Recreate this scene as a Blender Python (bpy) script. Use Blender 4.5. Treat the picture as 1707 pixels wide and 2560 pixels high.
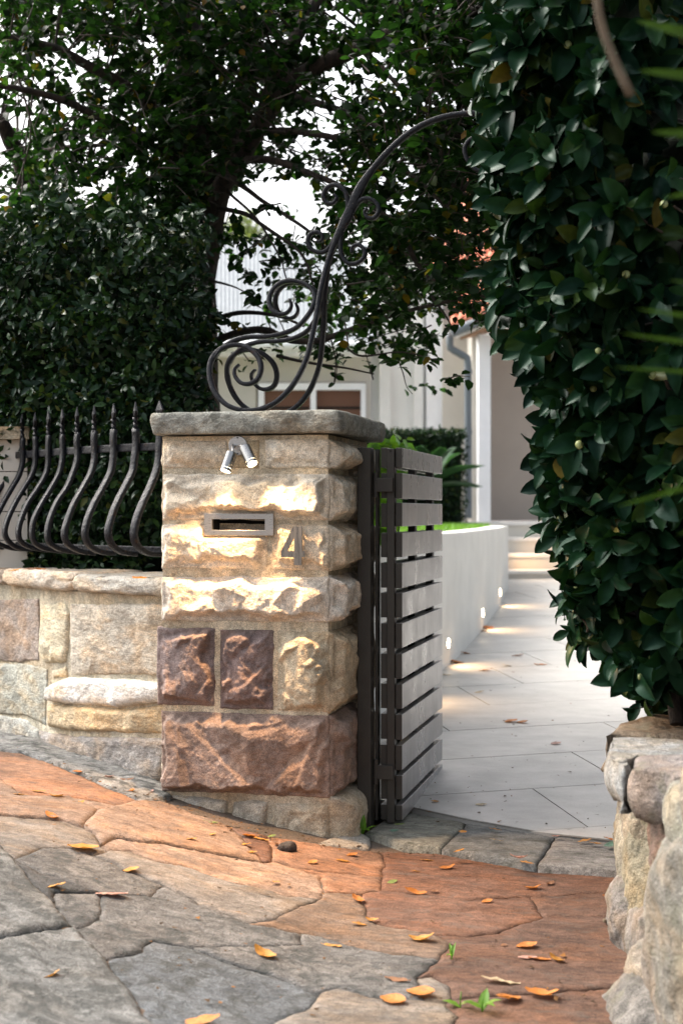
import bpy, bmesh, math, random
import numpy as np
from mathutils import Vector, Matrix, geometry

for o in list(bpy.data.objects):
    bpy.data.objects.remove(o, do_unlink=True)
SC = bpy.context.scene
COL = SC.collection
R = math.radians
PI = math.pi

# ------------------------------------------------------------------ camera
# world frame: x along the pillar's street face, y into the garden, z up,
# origin at the pillar's street-side right corner on the ground.
F = 3556.0                       # focal length in photo pixels (50 mm on 36 mm)
CU, CV = 853.5, 1280.0
TH = math.atan(860.0 / F)
FWD = np.array([-math.sin(TH), math.cos(TH), 0.0])
RGT = np.array([math.cos(TH), math.sin(TH), 0.0])
UP = np.array([0.0, 0.0, 1.0])
CAM = np.array([1.234, -4.928, 1.1786])

cam_d = bpy.data.cameras.new('camera')
cam = bpy.data.objects.new('camera', cam_d)
COL.objects.link(cam)
cam.location = CAM
cam.rotation_euler = (PI / 2, 0, TH)
cam_d.sensor_fit = 'VERTICAL'
cam_d.sensor_height = 36.0
cam_d.sensor_width = 24.0
cam_d.lens = 50.0
cam_d.clip_start = 0.05
cam_d.clip_end = 2000.0
cam_d.dof.use_dof = True
cam_d.dof.focus_distance = 5.05
cam_d.dof.aperture_fstop = 3.2
SC.camera = cam

# ------------------------------------------------------------------ sky, sun, exposure
SUN_EL, SUN_AZ = R(48), R(-70)      # high veiled light from beyond the trees at left
world = bpy.data.worlds.new('World')
SC.world = world
world.use_nodes = True
wn = world.node_tree
wn.nodes.clear()
sky = wn.nodes.new('ShaderNodeTexSky')
sky.sky_type = 'NISHITA'
sky.sun_disc = False
sky.sun_elevation = SUN_EL
sky.sun_rotation = SUN_AZ
sky.air_density = 1.0
sky.dust_density = 10.0
sky.ozone_density = 1.0
hs = wn.nodes.new('ShaderNodeHueSaturation')
hs.inputs['Saturation'].default_value = 0.42
bg = wn.nodes.new('ShaderNodeBackground')
bg.inputs['Strength'].default_value = 0.15
wo = wn.nodes.new('ShaderNodeOutputWorld')
wn.links.new(sky.outputs[0], hs.inputs['Color'])
wn.links.new(hs.outputs[0], bg.inputs['Color'])
wn.links.new(bg.outputs[0], wo.inputs['Surface'])

sl = bpy.data.lights.new('sun', 'SUN')
sl.energy = 0.5
sl.angle = R(90)
sl.color = (1.0, 0.98, 0.95)
so = bpy.data.objects.new('sun', sl)
COL.objects.link(so)
sd = Vector((math.sin(SUN_AZ) * math.cos(SUN_EL), math.cos(SUN_AZ) * math.cos(SUN_EL), math.sin(SUN_EL)))
so.rotation_euler = (-sd).to_track_quat('-Z', 'Y').to_euler()
so.location = (4, -8, 12)

SC.view_settings.view_transform = 'Standard'
SC.view_settings.look = 'None'
SC.view_settings.gamma = 1.0
SC.view_settings.exposure = 1.86
SC.view_settings.use_curve_mapping = False
SC.render.engine = 'CYCLES'
SC.render.resolution_x = 682
SC.render.resolution_y = 1024

# ------------------------------------------------------------------ geometry helpers
def ray(u, v):
    return FWD + RGT * ((u - CU) / F) + UP * ((CV - v) / F)
def at_d(u, v, d):                       # point at camera depth d
    return CAM + ray(u, v) * d
def on_y(u, v, y):
    r = ray(u, v); return CAM + r * ((y - CAM[1]) / r[1])
def on_x(u, v, x):
    r = ray(u, v); return CAM + r * ((x - CAM[0]) / r[0])
def on_z(u, v, z):
    r = ray(u, v); return CAM + r * ((z - CAM[2]) / r[2])
def cw(l, d, z):                         # lateral / depth / height -> world
    return np.array([CAM[0], CAM[1], 0.0]) + RGT * l + FWD * d + UP * z
def LU(u, d): return (u - CU) / F * d
def ZV(v, d): return CAM[2] + (CV - v) / F * d
def c5(x, y): return (x * .5421, 1250 + y * .5421)
def c7(x, y): return (x * .5421, 1860 + y * .5421)
def ca(x, y): return (360 + x * .3954, 1000 + y * .3954)
def cb(x, y): return (360 + x * .3954, 1520 + y * .3954)

def sstep(a, b, x):
    t = np.clip((np.asarray(x, float) - a) / (b - a), 0, 1)
    return t * t * (3 - 2 * t)

def G(x, y):                             # street footpath height: climbs to the left
    x = np.asarray(x, float); y = np.asarray(y, float)
    m = -x
    h = np.where(m < -0.35, 0.0, np.where(m < .25, (m + .35) ** 2 * .175, .063 + .21 * (m - .25)))
    h = np.where(m > .75, .168 + .21 * (1 - np.exp(-(m - .75) * 1.0)) * .55 / 1.0, h)
    k = 1 - .35 * sstep(.2, 2.6, -y)
    return h * k - .02 * sstep(-.1, .3, x) + .012 * np.minimum(y, 0)
def GZ(x, y): return float(G(x, y))
def on_g(u, v, add=0.0):
    r = ray(u, v)
    t0, t1 = 1.0, 30.0
    for i in range(50):
        t = .5 * (t0 + t1)
        p = CAM + r * t
        if p[2] > GZ(p[0], p[1]) + add: t0 = t
        else: t1 = t
    return CAM + r * t
PATH_S = .05
def path_z(y): return .005 + PATH_S * np.maximum(np.asarray(y, float) - .1, 0)
def on_path(u, v):
    r = ray(u, v); t0, t1 = 1., 40.
    for i in range(50):
        t = .5 * (t0 + t1); p = CAM + r * t
        if p[2] > float(path_z(p[1])): t0 = t
        else: t1 = t
    return CAM + r * t

def h3(ix, iy, iz, seed):
    n = (ix * 374761393 + iy * 668265263 + iz * 1440662683 + seed * 974634777) & 0xffffffff
    n = ((n ^ (n >> 13)) * 1274126177) & 0xffffffff
    n = n ^ (n >> 16)
    return (n & 0xffffff) / float(0xffffff)
def vnoise(p, seed=0):
    p = np.asarray(p, float)
    i = np.floor(p).astype(np.int64); f = p - i
    f = f * f * f * (f * (f * 6 - 15) + 10)
    r = 0
    for dx in (0, 1):
        wx = f[:, 0] if dx else 1 - f[:, 0]
        for dy in (0, 1):
            wy = f[:, 1] if dy else 1 - f[:, 1]
            for dz in (0, 1):
                wz = f[:, 2] if dz else 1 - f[:, 2]
                r = r + wx * wy * wz * h3(i[:, 0] + dx, i[:, 1] + dy, i[:, 2] + dz, seed)
    return r * 2 - 1
def fbm(p, scale, octv=4, seed=0, gain=.5):
    p = np.asarray(p, float) * scale
    a, s, r = 1.0, 0.0, 0
    for k in range(octv):
        r = r + a * vnoise(p, seed + k * 17); s += a
        a *= gain; p = p * 2.03
    return r / s

def mesh_np(name, V, Fq, smooth=True):
    """V (n,3); Fq: (m,3|4) array or list of arrays of different width."""
    me = bpy.data.meshes.new(name)
    if not isinstance(Fq, (list, tuple)): Fq = [Fq]
    Fq = [np.asarray(f, np.int32) for f in Fq if len(f)]
    nl = sum(f.size for f in Fq); nf = sum(len(f) for f in Fq)
    me.vertices.add(len(V)); me.vertices.foreach_set('co', np.asarray(V, np.float32).ravel())
    me.loops.add(nl); me.loops.foreach_set('vertex_index', np.concatenate([f.ravel() for f in Fq]))
    me.polygons.add(nf)
    cnt = np.concatenate([np.full(len(f), f.shape[1], np.int32) for f in Fq])
    st = np.concatenate([[0], np.cumsum(cnt)[:-1]]).astype(np.int32)
    me.polygons.foreach_set('loop_start', st)
    me.polygons.foreach_set('loop_total', cnt)
    me.polygons.foreach_set('use_smooth', np.full(nf, smooth))
    me.update(calc_edges=True)
    me.validate()
    return me

class MB:
    """collects shapes for ONE mesh"""
    def __init__(s): s.v = []; s.f = {3: [], 4: []}; s.n = 0
    def add(s, V, Fs):
        V = np.asarray(V, float)
        s.v.append(V)
        for f in (Fs if isinstance(Fs, list) and len(Fs) and hasattr(Fs[0], 'shape') else [Fs]):
            f = np.asarray(f, int)
            if len(f): s.f[f.shape[1]].append(f + s.n)
        s.n += len(V)
        return s
    def box(s, x0, x1, y0, y1, z0, z1, M=None):
        V = np.array([[x, y, z] for z in (z0, z1) for y in (y0, y1) for x in (x0, x1)], float)
        if M is not None: V = V @ M[:3, :3].T + M[:3, 3]
        return s.add(V, np.array([[0, 2, 3, 1], [4, 5, 7, 6], [0, 1, 5, 4], [2, 6, 7, 3], [0, 4, 6, 2], [1, 3, 7, 5]]))
    def prism(s, pts, d):                # pts: list of 3d points of a convex planar ngon, d: extrusion vector
        P = np.asarray(pts, float); n = len(P); Q = P + np.asarray(d, float)
        c0, c1 = P.mean(0), Q.mean(0)
        V = np.vstack([P, Q, c0, c1])
        q = np.array([[i, (i + 1) % n, n + (i + 1) % n, n + i] for i in range(n)])
        t = np.array([[2 * n, (i + 1) % n, i] for i in range(n)] + [[2 * n + 1, n + i, n + (i + 1) % n] for i in range(n)])
        return s.add(V, [q, t])
    def cyl(s, p0, p1, r0, r1=None, n=20, caps=True):
        r1 = r0 if r1 is None else r1
        p0 = np.asarray(p0, float); p1 = np.asarray(p1, float)
        a = p1 - p0; a /= np.linalg.norm(a)
        e = np.cross(a, [0, 0, 1.0])
        if np.linalg.norm(e) < 1e-4: e = np.array([1.0, 0, 0])
        e /= np.linalg.norm(e); g = np.cross(a, e)
        t = np.linspace(0, 2 * PI, n, endpoint=False)[:, None]
        C = np.cos(t) * e + np.sin(t) * g
        V = np.vstack([p0 + C * r0, p1 + C * r1, p0, p1])
        q = np.array([[i, (i + 1) % n, n + (i + 1) % n, n + i] for i in range(n)])
        t2 = np.array([[2 * n, (i + 1) % n, i] for i in range(n)] + [[2 * n + 1, n + i, n + (i + 1) % n] for i in range(n)])
        return s.add(V, [q, t2] if caps else [q])
    def tube(s, P, rad, n=8, cap=True):
        P = np.asarray(P, float); m = len(P)
        rad = np.broadcast_to(np.asarray(rad, float), (m,))
        T = np.gradient(P, axis=0); T /= np.linalg.norm(T, axis=1)[:, None] + 1e-9
        ref = np.array([0, 0, 1.0]) if abs(T[0][2]) < .9 else np.array([1.0, 0, 0])
        e = np.cross(T[0], ref); e /= np.linalg.norm(e)
        V = []
        t = np.linspace(0, 2 * PI, n, endpoint=False)[:, None]
        for i in range(m):
            e = e - T[i] * np.dot(e, T[i]); e /= np.linalg.norm(e) + 1e-9
            g = np.cross(T[i], e)
            V.append(P[i] + (np.cos(t) * e + np.sin(t) * g) * rad[i])
        V = np.vstack(V)
        q = np.array([[i * n + j, i * n + (j + 1) % n, (i + 1) * n + (j + 1) % n, (i + 1) * n + j] for i in range(m - 1) for j in range(n)])
        fs = [q]
        if cap:
            V = np.vstack([V, P[0], P[-1]]); k = m * n
            fs.append(np.array([[k, (j + 1) % n, j] for j in range(n)] + [[k + 1, (m - 1) * n + j, (m - 1) * n + (j + 1) % n] for j in range(n)]))
        return s.add(V, fs)
    def ribbon(s, P, w, side, dep, wn=None):
        """rectangular bar swept along P: in-plane width w, depth dep along vector side"""
        P = np.asarray(P, float); m = len(P)
        w = np.broadcast_to(np.asarray(w, float), (m,)); dep = np.broadcast_to(np.asarray(dep, float), (m,))
        T = np.gradient(P, axis=0); T /= np.linalg.norm(T, axis=1)[:, None] + 1e-9
        side = np.asarray(side, float)
        b = side - T * (T @ side)[:, None]; b /= np.linalg.norm(b, axis=1)[:, None] + 1e-9
        nrm = np.cross(T, b)
        V = []
        ch = .25
        prof = [(-1, -1 + ch), (-1, 1 - ch), (-1 + ch, 1), (1 - ch, 1), (1, 1 - ch), (1, -1 + ch), (1 - ch, -1), (-1 + ch, -1)]
        k = len(prof)
        for i in range(m):
            for (a, c) in prof: V.append(P[i] + nrm[i] * a * w[i] / 2 + b[i] * c * dep[i] / 2)
        q = [[i * k + j, i * k + (j + 1) % k, (i + 1) * k + (j + 1) % k, (i + 1) * k + j] for i in range(m - 1) for j in range(k)]
        V.append(P[0]); V.append(P[-1]); z = m * k
        t = [[z, (j + 1) % k, j] for j in range(k)] + [[z + 1, (m - 1) * k + j, (m - 1) * k + (j + 1) % k] for j in range(k)]
        return s.add(np.array(V), [np.array(q), np.array(t)])
    def mesh(s, name, smooth=False):
        V = np.vstack(s.v)
        return mesh_np(name, V, [np.vstack(f) for f in s.f.values() if f], smooth)

def smooth_path(P, n):
    """Catmull-Rom through P, n points evenly spaced"""
    P = np.asarray(P, float)
    Q = np.vstack([2 * P[0] - P[1], P, 2 * P[-1] - P[-2]])
    out = []
    for i in range(1, len(Q) - 2):
        t = np.linspace(0, 1, 16, endpoint=False)[:, None]
        a, b, c, d = Q[i - 1], Q[i], Q[i + 1], Q[i + 2]
        out.append(.5 * (2 * b + (c - a) * t + (2 * a - 5 * b + 4 * c - d) * t ** 2 + (3 * b - a - 3 * c + d) * t ** 3))
    out.append(P[-1:]); O = np.vstack(out)
    L = np.concatenate([[0], np.cumsum(np.linalg.norm(np.diff(O, axis=0), axis=1))])
    tt = np.linspace(0, L[-1], n)
    return np.stack([np.interp(tt, L, O[:, k]) for k in range(O.shape[1])], 1)

# ------------------------------------------------------------------ object helpers
def tag(o, label=None, cat=None, group=None, kind=None):
    if label: o['label'] = label
    if cat: o['category'] = cat
    if group: o['group'] = group
    if kind: o['kind'] = kind
    return o
def empty(name, loc, label, cat, group=None, rz=0.0):
    o = bpy.data.objects.new(name, None)
    o.empty_display_size = .1
    COL.objects.link(o)
    o.location = tuple(float(a) for a in loc); o.rotation_euler = (0, 0, rz)
    return tag(o, label, cat, group)
def obj(name, me, mat, parent=None, color=None, local=False, kind=None):
    """local=False: mesh data is in world coordinates even when parented"""
    o = bpy.data.objects.new(name, me)
    COL.objects.link(o)
    if mat is not None and len(me.materials) == 0: me.materials.append(mat)
    if parent is not None:
        o.parent = parent
        if not local:
            p = parent
            M = Matrix.Identity(4)
            while p is not None:
                if p.type == 'EMPTY':
                    M = Matrix.Translation(p.location) @ p.rotation_euler.to_matrix().to_4x4()
                p = p.parent
            o.matrix_parent_inverse = M.inverted() if parent.type == 'EMPTY' else Matrix.Identity(4)
    if color is not None: o.color = (*color, 1.0)
    if kind: o['kind'] = kind
    return o
def struct(name, me, mat, color=None):
    o = obj(name, me, mat, None, color); o['kind'] = 'structure'; return o

# ------------------------------------------------------------------ node materials
class NT:
    def __init__(s, name):
        s.m = bpy.data.materials.new(name); s.m.use_nodes = True
        s.t = s.m.node_tree; s.t.nodes.clear()
        s.out = s.n('OutputMaterial'); s.p = s.n('BsdfPrincipled')
        s.l(s.p.outputs[0], s.out.inputs['Surface'])
    def n(s, k, **kw):
        x = s.t.nodes.new('ShaderNode' + k)
        for a, b in kw.items(): setattr(x, a, b)
        return x
    def l(s, a, b): s.t.links.new(a, b)
    def setp(s, **kw):
        for k, v in kw.items():
            i = s.p.inputs[k.replace('_', ' ')]
            if hasattr(v, 'links'): s.l(v, i)
            else: i.default_value = (*v, 1.0) if isinstance(v, tuple) and len(v) == 3 else v
    def pos(s, scale=(1, 1, 1), rot=(0, 0, 0), obj=False):
        g = s.n('TexCoord') if obj else s.n('NewGeometry')
        m = s.n('Mapping'); m.inputs['Scale'].default_value = scale; m.inputs['Rotation'].default_value = rot
        s.l(g.outputs['Object' if obj else 'Position'], m.inputs['Vector']); return m.outputs[0]
    def noise(s, scale, detail=4, rough=.55, vec=None, dist=0.0, off=None):
        x = s.n('TexNoise'); x.inputs['Scale'].default_value = scale; x.inputs['Detail'].default_value = detail
        x.inputs['Roughness'].default_value = rough; x.inputs['Distortion'].default_value = dist
        if vec is None: vec = s.pos()
        s.l(vec, x.inputs['Vector']); return x.outputs['Fac']
    def remap(s, f, a, b, c, d):
        x = s.n('MapRange'); x.interpolation_type = 'SMOOTHSTEP'
        s.l(f, x.inputs[0])
        for i, v in enumerate((a, b, c, d)): x.inputs[i + 1].default_value = v
        return x.outputs[0]
    def mix(s, f, a, b, mode='MIX'):
        x = s.n('Mix'); x.data_type = 'RGBA'; x.blend_type = mode; x.clamp_factor = True
        for v, i in ((f, x.inputs[0]), (a, x.inputs[6]), (b, x.inputs[7])):
            if hasattr(v, 'links'): s.l(v, i)
            elif isinstance(v, (int, float)): i.default_value = v if i.type == 'VALUE' else (v, v, v, 1)
            else: i.default_value = (*v, 1.0)
        return x.outputs[2]
    def math(s, op, a, b=0.0):
        x = s.n('Math'); x.operation = op
        for v, i in ((a, x.inputs[0]), (b, x.inputs[1])):
            if hasattr(v, 'links'): s.l(v, i)
            else: i.default_value = v
        return x.outputs[0]
    def bump(s, h, strength=.5, dist=.002, prev=None):
        x = s.n('Bump'); x.inputs['Strength'].default_value = strength; x.inputs['Distance'].default_value = dist
        s.l(h, x.inputs['Height'])
        if prev is not None: s.l(prev, x.inputs['Normal'])
        return x.outputs[0]

def stone_mat(name, lichen=.3, lich_col=(.09, .09, .075), ochre=.4, stretch=(1, 1, 1), rot=(0, 0, 0), bump=.8, speck=.5, grain=1.0, lth=.52, crack=0.0, dk=.68):
    t = NT(name)
    oc = t.n('ObjectInfo').outputs['Color']
    oi = t.n('ObjectInfo'); va = t.n('VectorMath'); va.operation = 'ADD'; cx = t.n('CombineXYZ')
    rr = t.math('MULTIPLY', oi.outputs['Random'], 37.0)
    for k in range(3): t.l(rr, cx.inputs[k])
    t.l(t.pos(stretch, rot), va.inputs[0]); t.l(cx.outputs[0], va.inputs[1]); v = va.outputs[0]
    n1 = t.noise(7, 6, .62, v, .4); n2 = t.noise(38, 7, .65, v, .2); n3 = t.noise(330, 3, .6); n4 = t.noise(120, 4, .6)
    c = t.mix(t.remap(t.noise(4.5, 5, .6, v, .8), .42, .66, 0, ochre), oc, t.mix(1.0, oc, (1.25, .92, .58), 'MULTIPLY'))
    c = t.mix(1.0, c, t.remap(n1, .3, .7, dk, 1.25), 'MULTIPLY')
    c = t.mix(1.0, c, t.remap(n2, .32, .68, dk + .04, 1.24), 'MULTIPLY')
    c = t.mix(grain, c, t.mix(1.0, c, t.remap(n3, .35, .65, .62, 1.32), 'MULTIPLY'))
    lk = t.math('MULTIPLY', t.remap(t.noise(13, 8, .72, v, .6), lth, lth + .13, 0, 1), lichen)
    c = t.mix(lk, c, lich_col)
    pits = t.remap(t.noise(95, 3, .7, v), .64, .72, 0, speck)
    c = t.mix(pits, c, t.mix(1.0, c, (.35, .33, .3), 'MULTIPLY'))
    if crack:                                # hairline splits in the stone
        vo = t.n('TexVoronoi'); vo.feature = 'DISTANCE_TO_EDGE'; vo.inputs['Scale'].default_value = 3.2
        dv = t.n('VectorMath'); dv.operation = 'ADD'; nz = t.n('TexNoise'); nz.inputs['Scale'].default_value = 9; nz.inputs['Detail'].default_value = 6
        sc_ = t.n('VectorMath'); sc_.operation = 'SCALE'; sc_.inputs['Scale'].default_value = .35
        t.l(v, nz.inputs['Vector']); t.l(nz.outputs['Color'], sc_.inputs[0]); t.l(v, dv.inputs[0]); t.l(sc_.outputs[0], dv.inputs[1]); t.l(dv.outputs[0], vo.inputs['Vector'])
        ck = t.math('MULTIPLY', t.remap(vo.outputs['Distance'], .0, .012, 1, 0), t.remap(t.noise(5, 3, .6, v), .5, .62, 0, crack))
        c = t.mix(ck, c, (.03, .026, .022))
    hgt = t.math('ADD', t.math('MULTIPLY', n2, 1.6), t.math('ADD', t.math('MULTIPLY', n4, .8), t.math('MULTIPLY', n3, .35)))
    hgt = t.math('SUBTRACT', hgt, t.math('MULTIPLY', pits, .6))
    t.setp(Base_Color=c, Roughness=.88, Normal=t.bump(hgt, bump, .009))
    t.p.inputs['Specular IOR Level'].default_value = .25
    return t.m

def flat_mat(name, col, rough=.6, metal=0.0, nscale=6, namp=.12, bump=0.0, bscale=200, spec=.4, stretch=(1, 1, 1), coat=0.0):
    t = NT(name)
    v = t.pos(stretch)
    c = t.mix(1.0, col, t.remap(t.noise(nscale, 5, .6, v), .3, .7, 1 - namp, 1 + namp), 'MULTIPLY')
    t.setp(Base_Color=c, Roughness=t.remap(t.noise(nscale * 3, 4, .6, v), .3, .7, max(0, rough - .08), min(1, rough + .08)), Metallic=metal)
    t.p.inputs['Specular IOR Level'].default_value = spec
    t.p.inputs['Coat Weight'].default_value = coat
    if bump: t.setp(Normal=t.bump(t.noise(bscale, 4, .6, v), bump, .002))
    return t.m

def leaf_mat(name, cols, rough=.3, trans=.25, tcol=None, spec=.5, stint=(.7, .9, .8)):
    t = NT(name)
    g = t.n('NewGeometry'); rp = g.outputs['Random Per Island']
    ramp = t.n('ValToRGB'); ramp.color_ramp.interpolation = 'LINEAR'
    e = ramp.color_ramp.elements
    while len(e) < len(cols): e.new(.5)
    for i, (p, c) in enumerate(cols):
        e[i].position = p; e[i].color = (*c, 1)
    t.l(rp, ramp.inputs[0])
    c = t.mix(1.0, ramp.outputs[0], t.remap(t.noise(40, 3, .6), .3, .7, .8, 1.2), 'MULTIPLY')
    t.setp(Base_Color=c, Roughness=rough)
    t.p.inputs['Specular IOR Level'].default_value = spec
    t.p.inputs['Specular Tint'].default_value = (*stint, 1.0)
    tr = t.n('BsdfTranslucent'); t.l(t.mix(1.0, c, tcol or (1.6, 1.9, .7), 'MULTIPLY'), tr.inputs['Color'])
    ms = t.n('MixShader'); ms.inputs[0].default_value = trans
    t.l(t.p.outputs[0], ms.inputs[1]); t.l(tr.outputs[0], ms.inputs[2]); t.l(ms.outputs[0], t.out.inputs['Surface'])
    return t.m

def emit_mat(name, col, s):
    t = NT(name); t.setp(Base_Color=(.8, .8, .8), Emission_Color=col, Emission_Strength=s); return t.m

M = {}
M['sand'] = stone_mat('sandstone', .16, (.20, .19, .16), .35, dk=.80, speck=.4)
M['cap'] = stone_mat('weathered capstone', .55, (.10, .105, .085), .35, (1, 1, 1.6), bump=1.0)
M['wallstone'] = stone_mat('wall sandstone', .35, (.20, .195, .165), .5, (1, 1, 2.2), dk=.76)
M['flag'] = stone_mat('flagstone', .5, (.085, .075, .065), .5, (.7, 1.5, 1), (0, 0, .35), bump=.7, speck=.5, crack=.8)
M['flaggrey'] = stone_mat('lichened flagstone', .8, (.045, .048, .045), .15, (.9, 1.2, 1), (0, 0, .35), bump=1.0, speck=.7, lth=.47, crack=.7)
M['mortar'] = stone_mat('mortar', .2, (.20, .19, .15), .35, bump=.8, speck=.8, dk=.76)
M['boulder'] = stone_mat('lichened boulder', .6, (.17, .165, .12), .5, bump=1.0, speck=.8)
M['soil'] = flat_mat('soil and grit joints', (.06, .05, .04), .95, 0, 30, .5, .8, 120)
M['iron'] = None
t = NT('hammered black iron')
c = t.mix(t.remap(t.noise(26, 6, .7), .60, .70, 0, .8), (.007, .008, .011), (.04, .02, .010))
c = t.mix(t.remap(t.noise(60, 6, .7), .66, .72, 0, .7), c, (.25, .22, .17))
t.p.inputs['Specular IOR Level'].default_value = .2
t.setp(Base_Color=c, Roughness=t.remap(t.noise(18, 5, .6), .3, .7, .2, .42), Metallic=0.0,
       Normal=t.bump(t.math('ADD', t.noise(70, 5, .6), t.math('MULTIPLY', t.noise(260, 3, .6), .4)), .8, .004))
M['iron'] = t.m
t = NT('brushed stainless')
v = t.pos((1, 1, 30))
t.setp(Base_Color=(.47, .465, .455), Metallic=1.0, Roughness=t.remap(t.noise(60, 4, .6, v), .3, .7, .24, .4), Normal=t.bump(t.noise(300, 2, .5, v), .15, .001))
M['steel'] = t.m
t = NT('satin lamp steel')
t.setp(Base_Color=(.27, .27, .265), Metallic=1.0, Roughness=t.remap(t.noise(80, 3, .6, t.pos((1, 1, .1))), .3, .7, .22, .36))
M['lampsteel'] = t.m
t = NT('bronze powder coat')
t.setp(Base_Color=t.mix(t.remap(t.noise(9, 5, .6), .35, .7, 0, 1), (.045, .042, .035), (.035, .031, .026)), Roughness=.55, Metallic=.2,
       Normal=t.bump(t.noise(400, 2, .5), .15, .001))
M['bronze'] = t.m
t = NT('satin grey batten paint')
v = t.pos((1, 3, 40))
c = t.mix(t.remap(t.noise(5, 6, .65, t.pos((1, 3, .6))), .35, .7, 0, 1), (.25, .238, .228), (.31, .298, .29))
t.setp(Base_Color=c, Metallic=.35, Roughness=t.remap(t.noise(8, 6, .65, t.pos((1, 1, .5))), .3, .7, .24, .42),
       Normal=t.bump(t.noise(30, 4, .6, v), .12, .001))
M['batten'] = t.m
M['render'] = flat_mat('smooth painted render', (.56, .55, .505), .75, 0, 3, .06, .25, 120)
M['paver'] = None
t = NT('honed limestone paver')
oc = t.n('ObjectInfo').outputs['Color']
c = t.mix(1.0, oc, t.remap(t.noise(3, 7, .65, t.pos((1, 2.2, 1), (0, 0, .4))), .3, .7, .86, 1.1), 'MULTIPLY')
c = t.mix(1.0, c, t.remap(t.noise(160, 3, .6), .3, .7, .93, 1.05), 'MULTIPLY')
c = t.mix(t.remap(t.noise(9, 8, .75), .60, .72, 0, .22), c, (.25, .24, .21))
t.setp(Base_Color=c, Roughness=t.remap(t.noise(5, 4, .6), .3, .7, .42, .62), Normal=t.bump(t.noise(90, 4, .6), .12, .002))
M['paver'] = t.m
M['kerb'] = stone_mat('dark mossy kerb sandstone', .6, (.045, .05, .035), .2, (.8, 1.6, 1), bump=.8)
t = NT('bark')
v = t.pos((1, 1, .22))
b1 = t.noise(42, 7, .7, v, .6)
c = t.mix(t.remap(b1, .35, .65, 0, 1), (.010, .008, .006), (.05, .034, .024))
t.setp(Base_Color=c, Roughness=.9, Normal=t.bump(b1, 1.0, .02))
M['bark'] = t.m
M['twig'] = flat_mat('twig bark', (.045, .035, .028), .85, 0, 40, .3)
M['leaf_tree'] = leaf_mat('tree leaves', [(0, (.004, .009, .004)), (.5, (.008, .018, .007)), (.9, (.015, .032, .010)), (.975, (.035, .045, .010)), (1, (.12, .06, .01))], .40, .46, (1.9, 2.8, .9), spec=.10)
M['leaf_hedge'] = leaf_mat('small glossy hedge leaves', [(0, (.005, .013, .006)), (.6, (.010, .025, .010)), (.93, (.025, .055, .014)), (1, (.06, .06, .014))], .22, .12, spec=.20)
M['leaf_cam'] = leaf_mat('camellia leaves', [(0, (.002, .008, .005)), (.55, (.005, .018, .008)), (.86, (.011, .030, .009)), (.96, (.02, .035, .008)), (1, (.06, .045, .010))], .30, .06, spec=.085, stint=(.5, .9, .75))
M['leaf_bright'] = leaf_mat('young bright leaves', [(0, (.06, .14, .016)), (.6, (.11, .22, .02)), (1, (.17, .27, .03))], .4, .45)
M['leaf_fall'] = leaf_mat('fallen leaves', [(0, (.45, .17, .02)), (.5, (.5, .22, .03)), (1, (.34, .12, .025))], .6, .2, (1.2, 1.0, .6), .3)
M['grass'] = leaf_mat('lawn grass', [(0, (.07, .15, .02)), (1, (.14, .25, .035))], .5, .3)
M['foliage_core'] = flat_mat('dark foliage core', (.008, .014, .007), .95, 0, 20, .4)  # for the solid dark cores that block light behind the leaves
M['white'] = flat_mat('white trim paint', (.82, .83, .84), .5, 0, 4, .04)
M['beige'] = flat_mat('beige rendered wall', (.53, .505, .45), .85, 0, 2, .05, .2, 60)
M['palewall'] = flat_mat('pale grey rendered wall', (.76, .755, .72), .85, 0, 2, .05, .2, 60)
M['door'] = flat_mat('taupe panel door', (.36, .31, .265), .6, 0, 2, .04)
M['gutter'] = flat_mat('slate grey gutter', (.12, .14, .155), .5, 0, 4, .08)
M['iron_roof'] = flat_mat('pale corrugated roofing', (.125, .145, .16), .7, 0, 3, .06)
M['tile'] = flat_mat('terracotta roof tiles', (.62, .23, .135), .8, 0, 9, .25, .3, 90)
M['soffit'] = flat_mat('timber soffit', (.33, .19, .11), .6, 0, 5, .15)
M['glass'] = None
t = NT('dark window glass'); t.setp(Base_Color=(.16, .085, .06), Roughness=.06); t.p.inputs['Specular IOR Level'].default_value = .7
M['glass'] = t.m
M['lamp_glow'] = emit_mat('lit lamp lens', (1.0, .72, .40), 22.0)
M['path_glow'] = emit_mat('lit path lamp lens', (1.0, .80, .55), 12.0)
M['black'] = flat_mat('dark paint and cavity shade', (.012, .010, .008), .9)  # near-black: holds the shade of cavities, also plain dark parts
M['palm'] = leaf_mat('palm leaflet', [(0, (.016, .034, .006)), (1, (.026, .05, .008))], .5, .25, spec=.2)
M['drybranch'] = flat_mat('dry frond stalk', (.10, .075, .048), .8, 0, 12, .3)
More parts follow.
